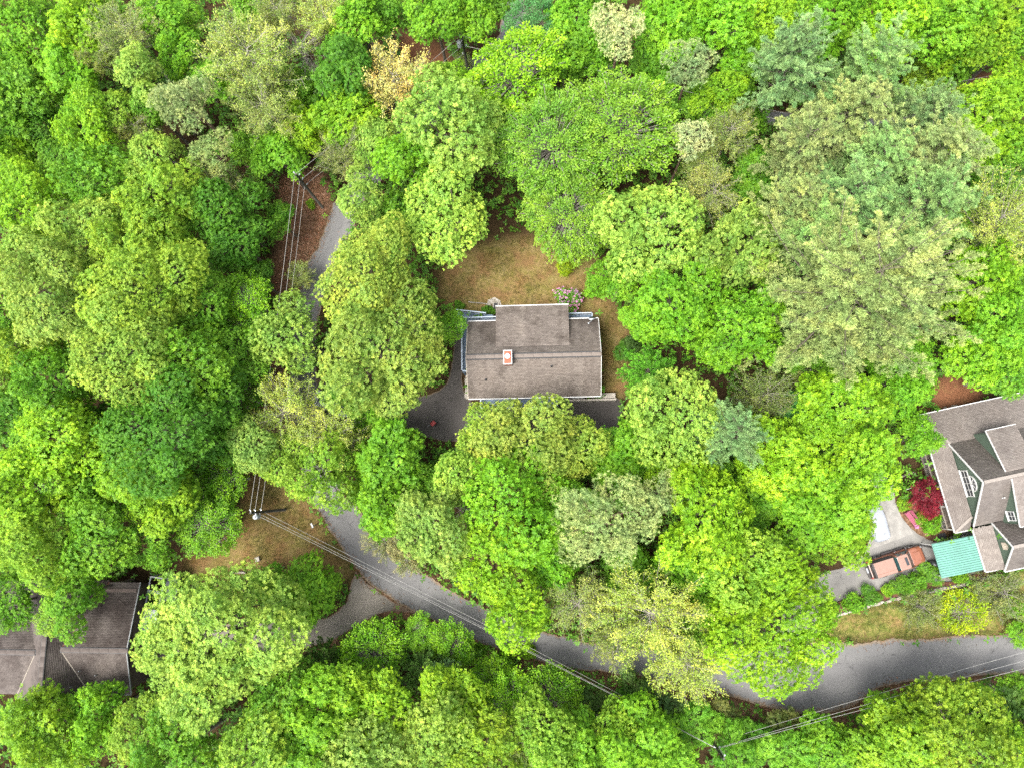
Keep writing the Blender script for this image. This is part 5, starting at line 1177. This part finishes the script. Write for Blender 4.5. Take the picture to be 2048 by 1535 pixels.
def tree(px, py, r, z, kind, col, label, group=None, squash=1.0):
    """crown seen at photo pixel px,py with pixel radius r; z = height of the crown's middle"""
    global _tn; _tn += 1
    rng = np.random.default_rng(1000 + _tn)
    pr = PROTO[PICK[kind][_tn % len(PICK[kind])]]
    c = at(px, py, z); Rw = r * (CAM_H - z) / FOC * (1.15 if kind in BROAD and deep_wood(px, py, r * 1.12, z) else 1.04); s = Rw / pr['Re']
    base = Vector((c.x, c.y, 0))
    if on_hard(base.x, base.y):                      # trunks never stand on paving: lean in from the nearest verge
        best = None
        for rad in (0.8, 1.6, 2.4, 3.2, 4.2):
            a0 = math.atan2(c.y, c.x)
            for a in (0, 1, -1, 2, -2, 3, -3, 4, -4, 5, -5, 6, -6, 7, -7, 8):
                q = (base.x + rad * math.cos(a0 + a * .3927), base.y + rad * math.sin(a0 + a * .3927))
                if not on_hard(*q): best = q; break
            if best: break
        if best: base = Vector((best[0], best[1], 0))
    cat = 'shrub' if kind in ('shr', 'rho', 'sprS') and z < 2.6 else 'tree'
    nm = NAME[kind]
    t = empty(nm, base, 0, label, cat, group)
    rz = rng.uniform(0, 6.28); e = rng.uniform(0.88, 1.14); sc = (s * e, s / e, s * squash * rng.uniform(0.9, 1.2)); tl = 0.13 if z > 3 else 0.03; rot = (rng.normal(0, tl), rng.normal(0, tl), rz)
    cl = c - base; k = LEAF[col]; j = rng.normal(0, 0.055, 3)
    if pr['crown'] is not None:
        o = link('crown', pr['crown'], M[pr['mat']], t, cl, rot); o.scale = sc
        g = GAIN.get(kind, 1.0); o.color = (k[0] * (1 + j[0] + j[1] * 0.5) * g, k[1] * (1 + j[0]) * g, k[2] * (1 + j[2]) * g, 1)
    o = link('limbs', pr['limbs'], M[pr['bark']], t, cl, rot); o.scale = sc
    zb = max(0.15, z - pr['R'] * pr['vz'] * s * squash * 0.5); h = Vector((cl.x, cl.y, zb)); tr = max(0.03, min(0.32, 0.055 * Rw))
    mid = Vector((cl.x * 0.3 + rng.normal(0, 0.12) * min(1, z / 6), cl.y * 0.3 + rng.normal(0, 0.12) * min(1, z / 6), zb * 0.5))
    pts = [tuple(p) for p in bez((0, 0, -0.15), mid, h, 6)]
    MB().tube(pts, [tr * 1.35, tr * 1.05, tr, tr * 0.9, tr * 0.8, tr * 0.6], 7).build('trunk', M[pr['bark']], t, smooth=True)
    return t
# ------------------------------------------------------------------ the trees, one line each: px py radius height kind colour | label
for _k in ('oak', 'oakL', 'map', 'mapL', 'spr', 'sprL'): NAME[_k] = 'broadleaf_tree'
NAME['oakS'] = NAME['mapS'] = 'young_broadleaf_tree'
TREES = '''
60 55 82 9 mapL brt|bright green tree filling the top left corner of the photo
175 55 72 10 map lime|lime green tree just right of the top left corner tree
40 195 82 8 map mid|mid green tree at left edge below the top left corner tree
140 150 66 9 map brt|bright green tree with pale limbs, below the lime tree at top left
255 65 66 11 wis wis|brownish olive feathery tree between green trees near top left
195 112 48 10 wis wisd|small olive feathery tree left of the brownish olive feathery one
335 45 60 9 map brt|bright green tree at top edge left of the wide olive feathery tree
355 110 48 9 oak brt|small bright green tree above the tufted grey-olive pine
272 150 62 12 oak pale|pale green round tree directly left of the tufted grey-olive pine
382 208 76 14 tuf pine|tufted grey-olive pine with bare leaning trunk, upper left forest
216 216 52 10 oak yel|yellow-green tree below the pale round tree, upper left
185 262 72 10 oak lime|yellow-green tree bordering the dark gap at the upper left
425 312 56 12 tuf pine|smaller grey-olive pine below the tufted pine, upper left
445 378 52 10 wis wisd|olive feathery tree below the smaller grey-olive pine
270 255 46 9 wis wisd|thin olive feathery tree between the yellow-green crowns, upper left
500 115 104 13 wis wisy|wide yellow-olive feathery tree at the top, left of centre
530 215 74 11 wis wis|olive feathery tree below the wide yellow-olive feathery one
462 95 56 12 tuf pine|olive pine top on the left flank of the wide feathery tree
606 92 58 10 dead grey|dead grey tree with bare tangled branches, upper left
645 150 40 9 dead grey|small dead tree with bare twigs beside the dark green maple crown
560 22 60 11 wis wis|olive feathery tree at top edge above the dead grey tree
655 45 66 11 wis wisy|yellowish feathery tree at top edge right of the dead grey tree
695 148 64 10 map deep|dark green dense tree left of the golden tree
722 60 66 10 map brt|bright green tree above the golden tree
770 20 56 9 map mid|mid green tree at top edge above the orange dirt patch
558 312 58 8 map brt|bright green tree left of the roadside pole with the brown leaf verge
602 258 48 8 map lime|yellow-green tree above the pole with brown leaf verge
505 18 42 9 map mid|small mid green tree at top edge inside the olive feathery group
312 312 68 12 oak pale|pale yellow-green dome below the tufted grey-olive pine
215 372 78 11 oak mid|mid green dome left of the pale yellow-green dome
128 322 56 9 oak mid|mid green tree edging the dark gap near left edge
332 395 86 12 oak yel|yellow-green dome under the pale dome, upper left forest
25 335 64 8 map lime|yellow-green tree at left edge below the dark gap
62 420 82 10 oak lime|bright yellow-green tree near left edge, second below the dark gap
178 452 78 12 oak pale|pale green dome in the middle of the left forest top
268 490 82 12 oak yel|yellow-green crown left of the dark green crowns by the leaf verge
450 425 74 10 oak deep|dark green crown left of the brown leaf verge
482 490 66 8 oak deep|dark green crown touching the brown leaf verge and wires
40 520 72 11 oak pale|pale green crown at left edge above the big pale dome
102 600 98 13 oakL pale|big pale yellow-green dome at left edge, mid height
305 585 112 14 oakL yel|broad yellow-green dome in the middle of the left forest
415 610 62 10 oak mid|mid green crown right of the broad yellow-green dome
488 592 52 8 spr brt|bright green layered tree between forest and leaf verge
480 660 50 7 spr mid|mid green layered tree beside the narrow red soil gap
255 702 104 15 oakL pale|big pale green dome with grey limbs, centre of left forest
382 742 84 12 oak mid|mid green crown right of the big pale green dome
470 722 62 9 oak mid|rounded mid green crown facing the tall pale tree by the road
480 792 52 7 spr deep|dark green layered tree near the road bend, left forest edge
52 712 64 10 oak tip|orange-tipped yellow tree at left edge, mid height
120 770 78 11 oak mid|green crown right of the orange-tipped yellow tree
322 862 114 14 oakL deep|large dark green crown with yellow tips, lower left forest
432 812 76 10 oak deep|dark green crown at the forest edge across from the feathery trees
435 880 62 8 oak deep|dark green crown just above the layered bright bush by the pole
38 850 68 10 oak deep|dark green tree at left edge below the orange-tipped one
112 872 88 12 mapL lime|bright lime crown left of the dark hole in the lower left forest
66 985 88 11 map lime|lime green crown below the bright lime crown near left edge
292 962 78 10 map lime|lime green crown below the dark hole, lower left forest
182 1000 66 9 map brt|green crown below the dark hole, left of the lime one
350 1000 62 9 map lime|lime crown at the forest edge left of the layered bright bush
448 955 52 6 spr brt|layered bright green tree nearest to the transformer pole, left of it
418 1052 62 7 spr brt|dense layered bright green tree left of the grassy clearing
60 1085 102 12 oakL yel|yellow-green crown with bare twigs above the brown roofed house
200 1072 92 11 oak mid|mid green crown above the brown roofed house
300 1085 56 8 oak mid|mid green crown right above the grey porch frame
140 1190 74 10 oak mid|green crown hanging over the brown roof ridge
30 1205 58 8 oak brt|green crown at left edge over the brown roof
108 1238 38 9 oak yel|small crown tip drooping over the brown roof valley
462 1262 150 13 oakL pale|huge pale yellow-green tree beside the brown roofed house
338 1290 92 13 oak pale|pale yellow-green crown overhanging the brown roof from the right
420 1378 84 12 oak pale|pale yellow-green crown below the huge pale tree
612 1192 68 6 map brt|bright green tree between the clearing and the gravel drive mouth
552 1168 40 6 map brt|bright green tree at the top edge of the huge pale tree, by the clearing
90 1450 86 8 map lime|bright green tree under the brown roof, bottom left corner
195 1432 56 7 map brt|bright green tree under the right end of the brown roof
292 1472 62 9 oak yel|yellow-green tree at bottom edge below the brown roof's corner
352 1505 84 10 oak mid|mid green tree with pale tips at bottom edge, left side
560 1400 84 9 oak mid|mid green tree right of the huge pale tree, lower left
520 1505 86 11 oak yel|yellow-green dome at bottom edge below the huge pale tree
642 1408 74 9 map brt|bright green tree between two yellow-green ones, bottom left of centre
702 1392 62 9 map lime|yellow-green tree below the layered bush by the gravel drive
625 1495 74 10 map brt|bright green tree at bottom edge right of the yellow-green dome
735 1500 84 11 oak pale|pale yellow-green tree at bottom edge, left of the photo's middle
770 1420 64 9 map lime|yellow-green tree south of the road, left of the dark pine bush
745 1300 62 5 spr brt|bright green layered tree south of the gravel drive mouth
655 1335 50 5 wp dark|dark pine in shade under the gravel drive
692 1318 36 4 rho deep|dark green bush in shade below the gravel drive
838 1262 32 4 spr brt|small bright layered bush at the roadside beside the drive mouth
905 1290 46 4 spr brt|bright fern-like layered tree beside the road, right of the small layered bush
850 1330 44 4 wp dark|dark green pine bush below the fern-like roadside tree
890 1350 44 5 wp blue|dark bluish pine south of the road
905 1405 62 8 map lime|yellow-green tree below the dark bluish pine
985 1362 44 4 spr brt|bright green fern-like bush by the grassy verge south of the road
1018 1405 56 6 spr brt|bright green layered tree below the grassy roadside verge
1098 1395 58 5 spr brt|fern-like green tree with star-shaped branches south of the road
860 1492 82 11 oak pale|pale yellow tree with open twigs at bottom edge
965 1482 74 10 oak tip|green tree with orange leaf tips at bottom edge
1040 1480 56 9 wis wis|thin grey-brown feathery tree at bottom edge between orange-tipped crowns
1092 1450 62 9 oak yel|light green crown below the star-shaped fern-like tree
1110 1520 56 9 map brt|green tree at bottom edge under the light green crown
1180 1408 44 3 rho dark|dark evergreen bush south of the road, left of the wires
1208 1452 58 7 oak yel|yellow-green crown below the dark evergreen bush by the wires
1180 1510 62 8 map brt|bright green tree at bottom edge left of the wires
1275 1490 70 8 map brt|bright green tree at bottom edge under the wires
1285 1392 48 3 rho dark|dark evergreen bush at the road's edge right of the wires
1240 1400 34 3 rho deep|deep green bush under the wires near the road
1318 1432 54 4 rho dark|dark evergreen bush under the yellow-olive feathery tree
1385 1448 54 4 rho mid|green evergreen bush left of the wire pole at the bottom
1345 1510 60 6 map brt|bright green tree at bottom edge left of the wire pole
1448 1432 40 2.4 rho wisd|olive evergreen bush just above the wire pole at the bottom
1505 1470 46 3 rho deep|dark evergreen bush right of the wire pole at the bottom
1560 1462 44 2.4 rho wisd|olive evergreen bush below the asphalt turnout
1572 1500 60 5 rho mid|mid green bush at bottom edge below the asphalt turnout
1470 1520 56 5 rho deep|dark evergreen bush at bottom edge below the wire pole
1650 1492 56 5 map brt|bright green tree under the three wires, lower right
1690 1510 60 5 rho dark|dark evergreen bush at bottom edge, lower right
1775 1455 56 5 map brt|bright green tree beside the asphalt turnout's right end
1855 1428 52 5 spr lime|lime green layered tree below the grass wedge, lower right
1800 1500 82 8 map lime|lime tree at bottom edge, lower right
1915 1470 84 9 oak tip|yellow-green tree with orange leaf tips, lower right corner
1945 1412 40 4 map brt|green tree below the road near right edge
2005 1415 46 4 dead grey|bare brown shrub among dark bushes near lower right corner
2035 1440 54 5 rho dark|dark evergreen bush at right edge, lower right corner
2030 1392 34 4 map brt|green tree at right edge just below the road
2020 1510 70 8 oak lime|lime tree in the bottom right corner
742 552 112 12 oakL oak|upper half-dome of the big yellow-olive tree pair left of the main house
765 702 146 12 oakL oak|largest yellow-olive tree directly left of the main house
905 655 36 6 oak brt|leafy green branch-like crown reaching over the house's blue deck
602 552 30 3 wis wis|small olive feathery tree between leaf verge and yellow-olive tree
594 675 92 8 oak pale|tall pale green tree at the road left of the yellow-olive pair
690 790 44 5 map deep|low deep green tree under the yellow-olive tree near the white car
735 830 40 5 map brt|bright green crown at the driveway's left mouth
575 825 76 8 wis wisy|yellow-olive feathery tree over the road left of the white car
660 880 74 8 wis wisy|yellow-olive feathery tree just below the white car
512 888 56 10 oak pale|pale crown at the road bend left of the feathery trees
560 925 60 9 oak yel|yellow-green crown above the transformer pole's clearing
645 945 82 9 oak yel|yellow-green crown over the road right of the transformer pole
780 905 78 8 map brt|deep bright green tree below the driveway's red cart
770 1000 72 7 map brt|bright green tree beside the road bend below the driveway
848 960 40 5 map mid|mid green tree in the shade below the driveway
770 1075 44 3 wis grey|grey-green feathery shrub leaning over the road bend
815 1118 34 3 wis grey|lower grey-green feathery shrub leaning over the road
862 1062 84 11 oak pale|pale yellow-green crown by the road left of the bright green group
1150 902 70 8 oak oak|yellow-olive crown at the right shoulder of the broad tree before the house
1052 890 114 9 oakL oak|broad yellow-green tree in front of the main house
925 948 70 9 oak pale|pale crown on the left shoulder of the broad tree before the house
985 865 62 8 oak oak|yellow-olive crown at the left shoulder of the broad tree before the house
1030 1020 108 11 oak brt|bright green dome below the broad tree in front of the house
990 1110 86 11 oak lime|bright yellow-green crown above the road, below the green dome
1042 1212 84 10 oak lime|bright round crown leaning over the road at the photo's bottom middle
925 1020 38 4 dead grey|bare brown shrub in the gap below the broad tree
1140 1010 54 8 map brt|green crown between the broad tree and the tufted pale pine
1205 1050 104 13 tufL pine|broad tufted pale pine below the main house, right of centre
1320 985 50 11 tuf pine|small tufted pine top right of the broad tufted pine
1412 1030 96 11 oak lime|yellow-green crown right of the broad tufted pine
1492 1140 84 12 oak yel|yellow-green crown left of the concrete drive
1540 1240 132 11 oakL lime|large bright green tree overhanging the road and concrete drive
1352 950 50 9 oak lime|yellow-tinted crown above the small tufted pine top
1300 1225 96 10 wis wisy|yellow-olive feathery tree hanging over the road, lower middle
1155 1205 66 8 wis wis|olive feathery tree above the road left of the yellow-olive one
1370 1318 80 9 wis wisy|dense yellow-olive feathery tree over the road's south edge
1230 1275 52 7 wisG wisy|thin feathery tree with pale twigs over the road's middle stretch
1420 1230 60 7 map mid|green crown between the feathery trees and the large bright tree
1345 825 104 12 oak pale|pale yellow-green dome right of the main house
1268 880 66 7 map brt|deep bright green tree right of the dark parking spot
1245 960 60 6 map brt|bright green understorey tree below the dark parking spot
1462 868 70 13 wp blue|blue-green pine right of the pale dome
1300 742 56 6 wp deep|dark green pine at the right side of the house lawn
1570 925 80 9 map lime|bright green dome right of the blue-green pine
1712 930 94 11 map lime|big lime green tree left of the green gabled house
1680 815 78 10 map lime|lime crown above the big lime tree by the green house
1632 1010 76 9 map brt|bright green crown below the big lime tree
1672 1055 60 7 map lime|lime crown beside the covered car
1800 765 72 8 map brt|bright green tree above the green house's roof corner
1836 868 44 7 map brt|bright green crown touching the green house's porch roof
1530 790 62 7 wis wisd|dark olive feathery tree in the gap right of the pale dome
1615 745 46 5 wis wisd|dark olive feathery tree under the giant white pine
1600 812 34 7 map teal|small bluish green tree left of the lime crowns
1592 1075 42 4 wis wisd|dark olive shrubby tree in shade left of the covered car
1290 450 112 12 oak pale|light green dome right of the rear lawn
1246 552 62 9 oak brt|bright green crown edging the rear lawn's right side
1352 620 104 11 oak brt|broad bright green crown right of the rear lawn
1475 660 86 10 oak brt|bright green crown left of the giant white pine
1292 650 50 7 map brt|bright green crown hanging beside the house lawn's right edge
1480 492 84 11 oak pale|pale yellow-green crown left above the giant white pine
1700 590 190 15 wpL wpy|giant yellowish white pine, the widest conifer on the right
1942 560 70 9 oak lime|yellow-green tree right of the giant white pine
2000 650 76 9 map brt|bright green tree at right edge beside the giant white pine
1955 720 78 8 map brt|bright green tree above the green house's roof
2030 745 60 8 map mid|mid green tree at right edge above the green house
1440 690 40 6 spr mid|mid green layered tree below the broad bright crown
1573 135 92 15 wp blue|blue-green white pine, uppermost of the conifer group on the right
1728 150 84 15 wp wpg|grey-green white pine right of the uppermost blue-green one
1690 235 88 14 wp wpy|yellow-olive white pine in the upper right conifer group
1850 230 66 13 wp wpg|green white pine next to the small dirt clearing, upper right
1600 300 84 13 wp wpy|yellow-olive white pine on the left side of the conifer group
1752 335 86 13 wp wpg|green white pine in the middle of the conifer group
1862 320 92 14 wp wpy|pale yellow white pine on the right side of the conifer group
1700 400 86 14 wp blue|bluish white pine low in the conifer group's middle
1838 415 96 14 wp wpg|large green white pine low on the conifer group's right
1582 412 66 12 wp wpy|yellow-olive white pine low on the conifer group's left
1640 470 84 13 wp wpg|green white pine just above the giant yellowish one
1240 62 66 13 tuf ppale|tan pale pine near the top edge, right of centre
1380 135 58 13 tuf pine|olive tufted pine right below the tan pale pine
1375 282 48 12 tuf ppale|small pale tufted pine right of the big layered tree
1440 185 54 10 oak lime|yellow-green crown right of the olive tufted pine
1462 265 58 9 wis wis|thin olive feathery tree with bare limbs left of the conifer group
1425 385 62 9 wis wis|olive feathery tree with bare reddish limbs, above the pale crown
1400 330 40 8 wis wisy|small yellow-olive feathery tree below the small pale tufted pine
1030 145 92 11 spr lime|lime green tree right of the transformer pole at the top
1105 290 112 11 sprL beech|green tree with spreading sprays, left of the layered pair
1232 255 124 11 sprL beech|green tree with pale fanned limbs, right of the layered pair
1135 425 96 9 sprL beech|layered green tree edging the rear lawn's top
1010 260 56 9 spr mid|green layered crown between the pale dome and the layered pair
890 262 118 13 oak pale|pale green dome above the rear lawn, below the golden tree
900 425 98 11 oak pale|pale green crown at the rear lawn's upper left corner
810 330 62 10 map brt|bright green crown left of the pale green dome
730 400 66 9 oak pale|pale green tree at the road where asphalt shows, upper left
800 440 50 6 map mid|mid green low tree between pale crowns above the yellow-olive tree
790 165 78 9 wisG gold|golden yellow tree with bare twigs near the top
700 232 64 8 map lime|yellow-green tree left below the golden tree
690 308 60 8 wis wisd|olive-green feathery tree above the visible road bend
925 135 30 3 wis wisd|small grey-olive shrub at the foot of the top pole
872 40 70 10 map brt|bright green tree above the orange dirt patch
960 35 52 9 map brt|bright green tree at top edge right of the top pole
1062 42 54 10 spr teal|bluish green tree at top edge right of the small asphalt gap
1150 35 64 10 map brt|bright green tree at top edge left of the tan pale pine
1000 8 46 8 map mid|mid green tree at top edge above the small asphalt gap
1345 40 80 9 map brt|bright green tree at top edge right of the tan pale pine
1300 130 46 6 map mid|mid green low tree behind the tan pale pine
1440 60 82 9 map brt|bright green tree at top edge above the olive tufted pine
1520 30 74 9 map lime|lime green tree at top edge left of the blue-green conifer
1490 130 50 7 map mid|mid green tree left of the uppermost blue-green conifer
1660 40 84 10 map brt|bright green tree at top edge above the grey-green conifer
1765 60 80 10 map lime|lime green tree at top edge right of the grey-green conifer
1860 70 86 10 map brt|bright green tree at top edge, second from the right corner
1955 45 92 10 mapL lime|lime tree at top edge near the right corner
2035 70 64 9 map brt|bright green tree in the top right corner
1900 120 62 7 map mid|mid green tree hanging above the small dirt clearing
1850 160 36 6 map tip|yellow-tipped small tree behind the conifer group
1965 232 82 9 map lime|lime tree right of the conifer group under the dirt clearing
2030 175 56 9 map lime|yellow-green tree at right edge by the dirt clearing
1930 300 60 8 map lime|yellow-green crown right of the pale yellow white pine
2020 300 60 7 map mid|mid green tree at right edge below the yellow-green one
1960 395 54 7 map deep|deep green tree right of the large green white pine
1995 445 86 11 wis wisy|yellow-olive feathery tree at right edge, upper half
1965 350 30 7 dead grey|bare grey branch top above the yellow-olive feathery tree at right
1130 120 54 8 map mid|mid green low tree in the gap between the lime tree and tan pale pine
1290 205 46 7 map brt|bright green low tree right behind the layered pair
1500 240 40 6 map mid|mid green low tree left of the yellow-olive white pine
880 350 44 7 map brt|bright green low crown between the two pale crowns above the lawn
1405 215 46 7 map mid|mid green low tree right of the small pale tufted pine
15 260 60 7 map mid|mid green low tree at left edge in the dark gap, upper left
95 255 46 6 map deep|deep green low tree inside the dark gap, upper left
10 640 56 8 oak mid|mid green crown at left edge beside the big pale dome
190 560 56 8 oak mid|mid green crown between the two big pale domes
352 478 60 8 oak mid|mid green crown left of the dark green crowns by the verge
12 770 60 8 oak yel|yellow-green crown at left edge below the orange-tipped tree
190 845 56 7 map deep|deep green low crown beside the dark hole, lower left
215 935 54 6 map deep|deep green low crown inside the dark hole, lower left
245 1000 56 8 oak mid|mid green crown between the lime crowns, lower left
25 140 60 7 map mid|mid green low crown at left edge near the top corner
560 440 36 5 map mid|mid green low crown at the left edge of the leaf verge
520 560 40 5 map deep|deep green low crown at the leaf verge's left edge
300 215 44 8 map mid|mid green low crown under the pale round tree, upper left
430 160 44 7 map brt|bright green low crown behind the tufted grey-olive pine
510 300 46 6 map mid|mid green low crown right of the smaller grey-olive pine
600 180 46 7 map mid|mid green low crown below the dead grey tree
640 215 40 6 map deep|deep green low crown above the bare roadside pole
1580 700 44 6 map mid|mid green low crown under the giant white pine's left side
1540 560 50 8 map brt|bright green low crown left of the giant white pine
1660 700 50 6 map brt|bright green low crown under the giant white pine's middle
1790 700 56 7 map brt|bright green low crown under the giant white pine's right side
1900 450 50 7 map mid|mid green low crown right of the large green white pine
1510 350 50 6 map mid|mid green low crown left of the conifer group
1540 480 46 7 map mid|mid green low crown between pale crown and conifer group
1380 1140 60 7 map brt|bright green low crown below the yellow-green crowns, lower middle
1260 1150 56 6 map mid|mid green low crown under the broad tufted pine
1440 950 50 6 map mid|mid green low crown between blue-green pine and yellow-green crown
1500 1010 50 6 map mid|mid green low crown left of the bright green dome
1200 920 44 5 map brt|bright green low crown right of the broad tree before the house
1100 1120 56 7 map brt|bright green low crown left of the broad tufted pine
750 290 52 8 oak pale|pale green crown below the golden tree beside the yellow-green one
905 165 46 6 map brt|bright green low crown right of the golden tree
1185 128 46 7 map brt|bright green low crown below the tan pale pine
1330 200 40 6 map mid|mid green low crown left of the small pale tufted pine
2030 540 56 8 map mid|mid green tree at right edge below the yellow-olive feathery one
1132 528 24 1.0 shr acid|yellow-green round shrub on the rear lawn
1195 575 26 1.2 shr brt|low bright green shrub at the rear lawn's right edge
1246 702 24 1.3 shr deep|dark green shrub right of the house lawn
1262 688 20 1.2 shr dark|darker shrub behind the dark green one, right of the lawn
918 612 12 0.5 shr mid|tiny green plant in the red bed by the blue deck
975 622 14 0.5 shr deep|dark leafy plant in the red bed beside the dark window well
1657 1218 20 0.8 shr mid|green hedge bush at the left end of the stone wall
1704 1206 20 0.8 shr brt|second hedge bush from the left end of the stone wall
1741 1190 20 0.9 shr deep|white-speckled hedge bush left of the bare mulch gap
1776 1180 13 0.5 shr lime|low yellow-green plant in the mulch bed by the wall
1801 1172 21 0.9 shr mid|hedge bush right of the mulch gap beside the truck
1833 1165 21 0.9 shr mid|hedge bush in the middle of the row beside the truck
1862 1146 24 1.0 shr mid|tallest hedge bush beside the covered grill
1912 1148 18 0.7 shr brt|low bush at the edge of the green metal roof
1840 1212 44 1.2 wis wisd|feathery green shrub on the right lawn below the hedge
1925 1222 44 1.4 sprS acid|vivid yellow-green shrub on the right lawn
2005 1185 52 1.6 wis wisd|wide olive feathery shrub on the right lawn near the right edge
1950 1180 26 0.9 wis wis|small olive feathery shrub under the green house's eave
2042 1262 30 1.5 shr brt|bright green bush at right edge by the road
2030 1215 24 1.2 shr brt|green bush at right edge of the lawn
1846 997 38 2.0 jmap red|dark red ornamental maple by the green house's porch
1858 1048 20 0.7 shr brt|leafy green garden plant by the porch steps
1842 1035 15 0.5 shr lime|yellow-green garden plant beside the pink bench
1808 1008 15 0.5 shr lime|low grassy plant between mulch and red maple
1722 1097 12 0.5 shr tip|small rust orange shrub at the drive's edge
1055 1302 18 0.5 shr lime|small light green weed clump on the verge south of the road
960 1300 16 0.5 shr brt|bright weed clump on the verge near the fern-like tree
1010 1325 22 0.6 shr brt|weed clump on the grassy verge south of the road
622 408 11 0.4 shr lime|round green shrub on the brown leaf verge by the pole
'''
def plant_all():
    for ln in TREES.strip().splitlines():
        a, lab = ln.split('|'); f = a.split()
        tree(float(f[0]), float(f[1]), float(f[2]), float(f[3]), f[4], f[5], lab.strip(), squash=1.0)
plant_all()
# ------------------------------------------------------------------ blossoms on the lawn rhododendron
def blossoms():
    t = tree(1135, 597, 33, 0.9, 'rho', 'deep', 'rhododendron covered in pink-lilac blossoms behind the house')
    cr = [o for o in t.children if o.name.startswith('crown')][0]
    rng = np.random.default_rng(9); co = np.zeros(len(cr.data.vertices) * 3, np.float32); cr.data.vertices.foreach_get('co', co); co = co.reshape(-1, 4, 3)[:, 0]
    s = np.array(cr.scale); up = co[:, 2] > 0.0; p = co[up]; p = p[rng.choice(len(p), 150, replace=False)] * 1.04
    ang = cr.rotation_euler.z; c, sn = math.cos(ang), math.sin(ang); p = p * s; p = np.stack([p[:, 0] * c - p[:, 1] * sn, p[:, 0] * sn + p[:, 1] * c, p[:, 2] + 0.03], 1)
    V, T = rosettes(rng, p, nrm(nrm(p) * .5 + np.array([0, 0, .8])), 9, .12, .09, .5)
    o = link('blossoms', leafmesh('blossoms', V, T), M['petal'], t, cr.location); o.color = (.42, .21, .36, 1); tag(o, 'pink-lilac flower clusters', kind='stuff')
blossoms()
# ------------------------------------------------------------------ undergrowth, grass tufts, fallen leaves (uncountable ground cover)
def cover():
    rng = np.random.default_rng(77); n = 78000
    x = rng.uniform(-72, 58, n); y = rng.uniform(-34, 62, n)
    m = np.ones(n, bool)
    for p in CLEAR + HOUSES: m &= ~inpoly(x, y, p)
    patch = np.sin(x * .33) + np.sin(y * .41 + 1.3) + np.sin((x + y) * .19) + rng.normal(0, .5, n); m &= patch > -1.3
    x, y = x[m], y[m]; k = len(x)
    z = rng.gamma(2.2, 0.6, k)
    c = np.stack([x, y, z], 1); nn = nrm(np.array([0, 0, 1.0]) + rng.normal(0, .35, (k, 3)))
    V, T = rosettes(rng, c, nn, 4, 0.36, 0.2, 0.2)
    o = link('undergrowth', leafmesh('undergrowth', V, T), M['leaf']); o.color = (0.085, 0.215, 0.02, 1)
    tag(o, 'low green undergrowth covering the forest floor', 'undergrowth', kind='stuff')
    # verge weeds south of the road
    def scatter(name, polys, n, L, Wd, col, label, cat, hmax=0.12, k=4, flat=False, avoid=()):
        xs, ys = [], []
        for p in polys:
            q = np.array(p); x = rng.uniform(q[:, 0].min(), q[:, 0].max(), n); y = rng.uniform(q[:, 1].min(), q[:, 1].max(), n); i = inpoly(x, y, p)
            for a in avoid: i &= ~inpoly(x, y, a)
            xs.append(x[i]); ys.append(y[i])
        x = np.concatenate(xs); y = np.concatenate(ys); pt = np.sin(x * .9) * np.sin(y * 1.1) + rng.normal(0, .55, len(x)); i = pt > (-9 if flat else 0.15); x, y = x[i], y[i]
        c = np.stack([x, y, rng.uniform(0.0, hmax, len(x))], 1); nn = nrm(np.array([0, 0, 1.0]) + rng.normal(0, .2, (len(x), 3)))
        V, T = rosettes(rng, c, nn, k, L, Wd, 0.05 if flat else 0.6)
        o = link(name, leafmesh(name, V, T), M['leaf']); o.color = (*col, 1); tag(o, label, cat, kind='stuff')
    hard = CLEAR[:6] + HOUSES
    scatter('grass', [G(LAWN_RIGHT)], 16000, 0.16, 0.035, (0.115, 0.135, 0.028), 'patchy yellow-green lawn grass beside the right road', 'grass', avoid=hard)
    scatter('grass', [G(LAWN_BACK), G(CLEAR_LEFT)], 14000, 0.14, 0.03, (0.125, 0.105, 0.028), 'thin dry grass on the rear lawn and clearing', 'grass', avoid=hard)
    scatter('weeds', [G(LITTER_S)], 7000, 0.2, 0.08, (0.085, 0.14, 0.022), 'green weeds along the verge south of the road', 'weeds', 0.2, 4, avoid=hard)
    scatter('fallen_leaves', [G(LITTER_N), G(LITTER_S)], 9000, 0.13, 0.08, (0.22, 0.12, 0.075), 'fallen brown leaves on the road verges', 'leaves', 0.03, 2, True, avoid=hard)
    # leaves and grit blown over the pavement edges
    e = smooth_line(ROAD_L, 700); e2 = smooth_line(ROAD_R, 700); q = np.concatenate([e, e, e, e2, e2]); q = q + rng.normal(0, 7, q.shape)
    P_ = np.array([at(a, b, 0.07) for a, b in q]); V, T = rosettes(rng, P_, nrm(np.array([0, 0, 1.0]) + rng.normal(0, .15, P_.shape)), 2, 0.12, 0.075, 0.0)
    o = link('blown_leaves', leafmesh('blown_leaves', V, T), M['leaf']); o.color = (0.17, 0.10, 0.055, 1); tag(o, 'brown leaves and grit scattered along the road edges', 'leaves', kind='stuff')
cover()
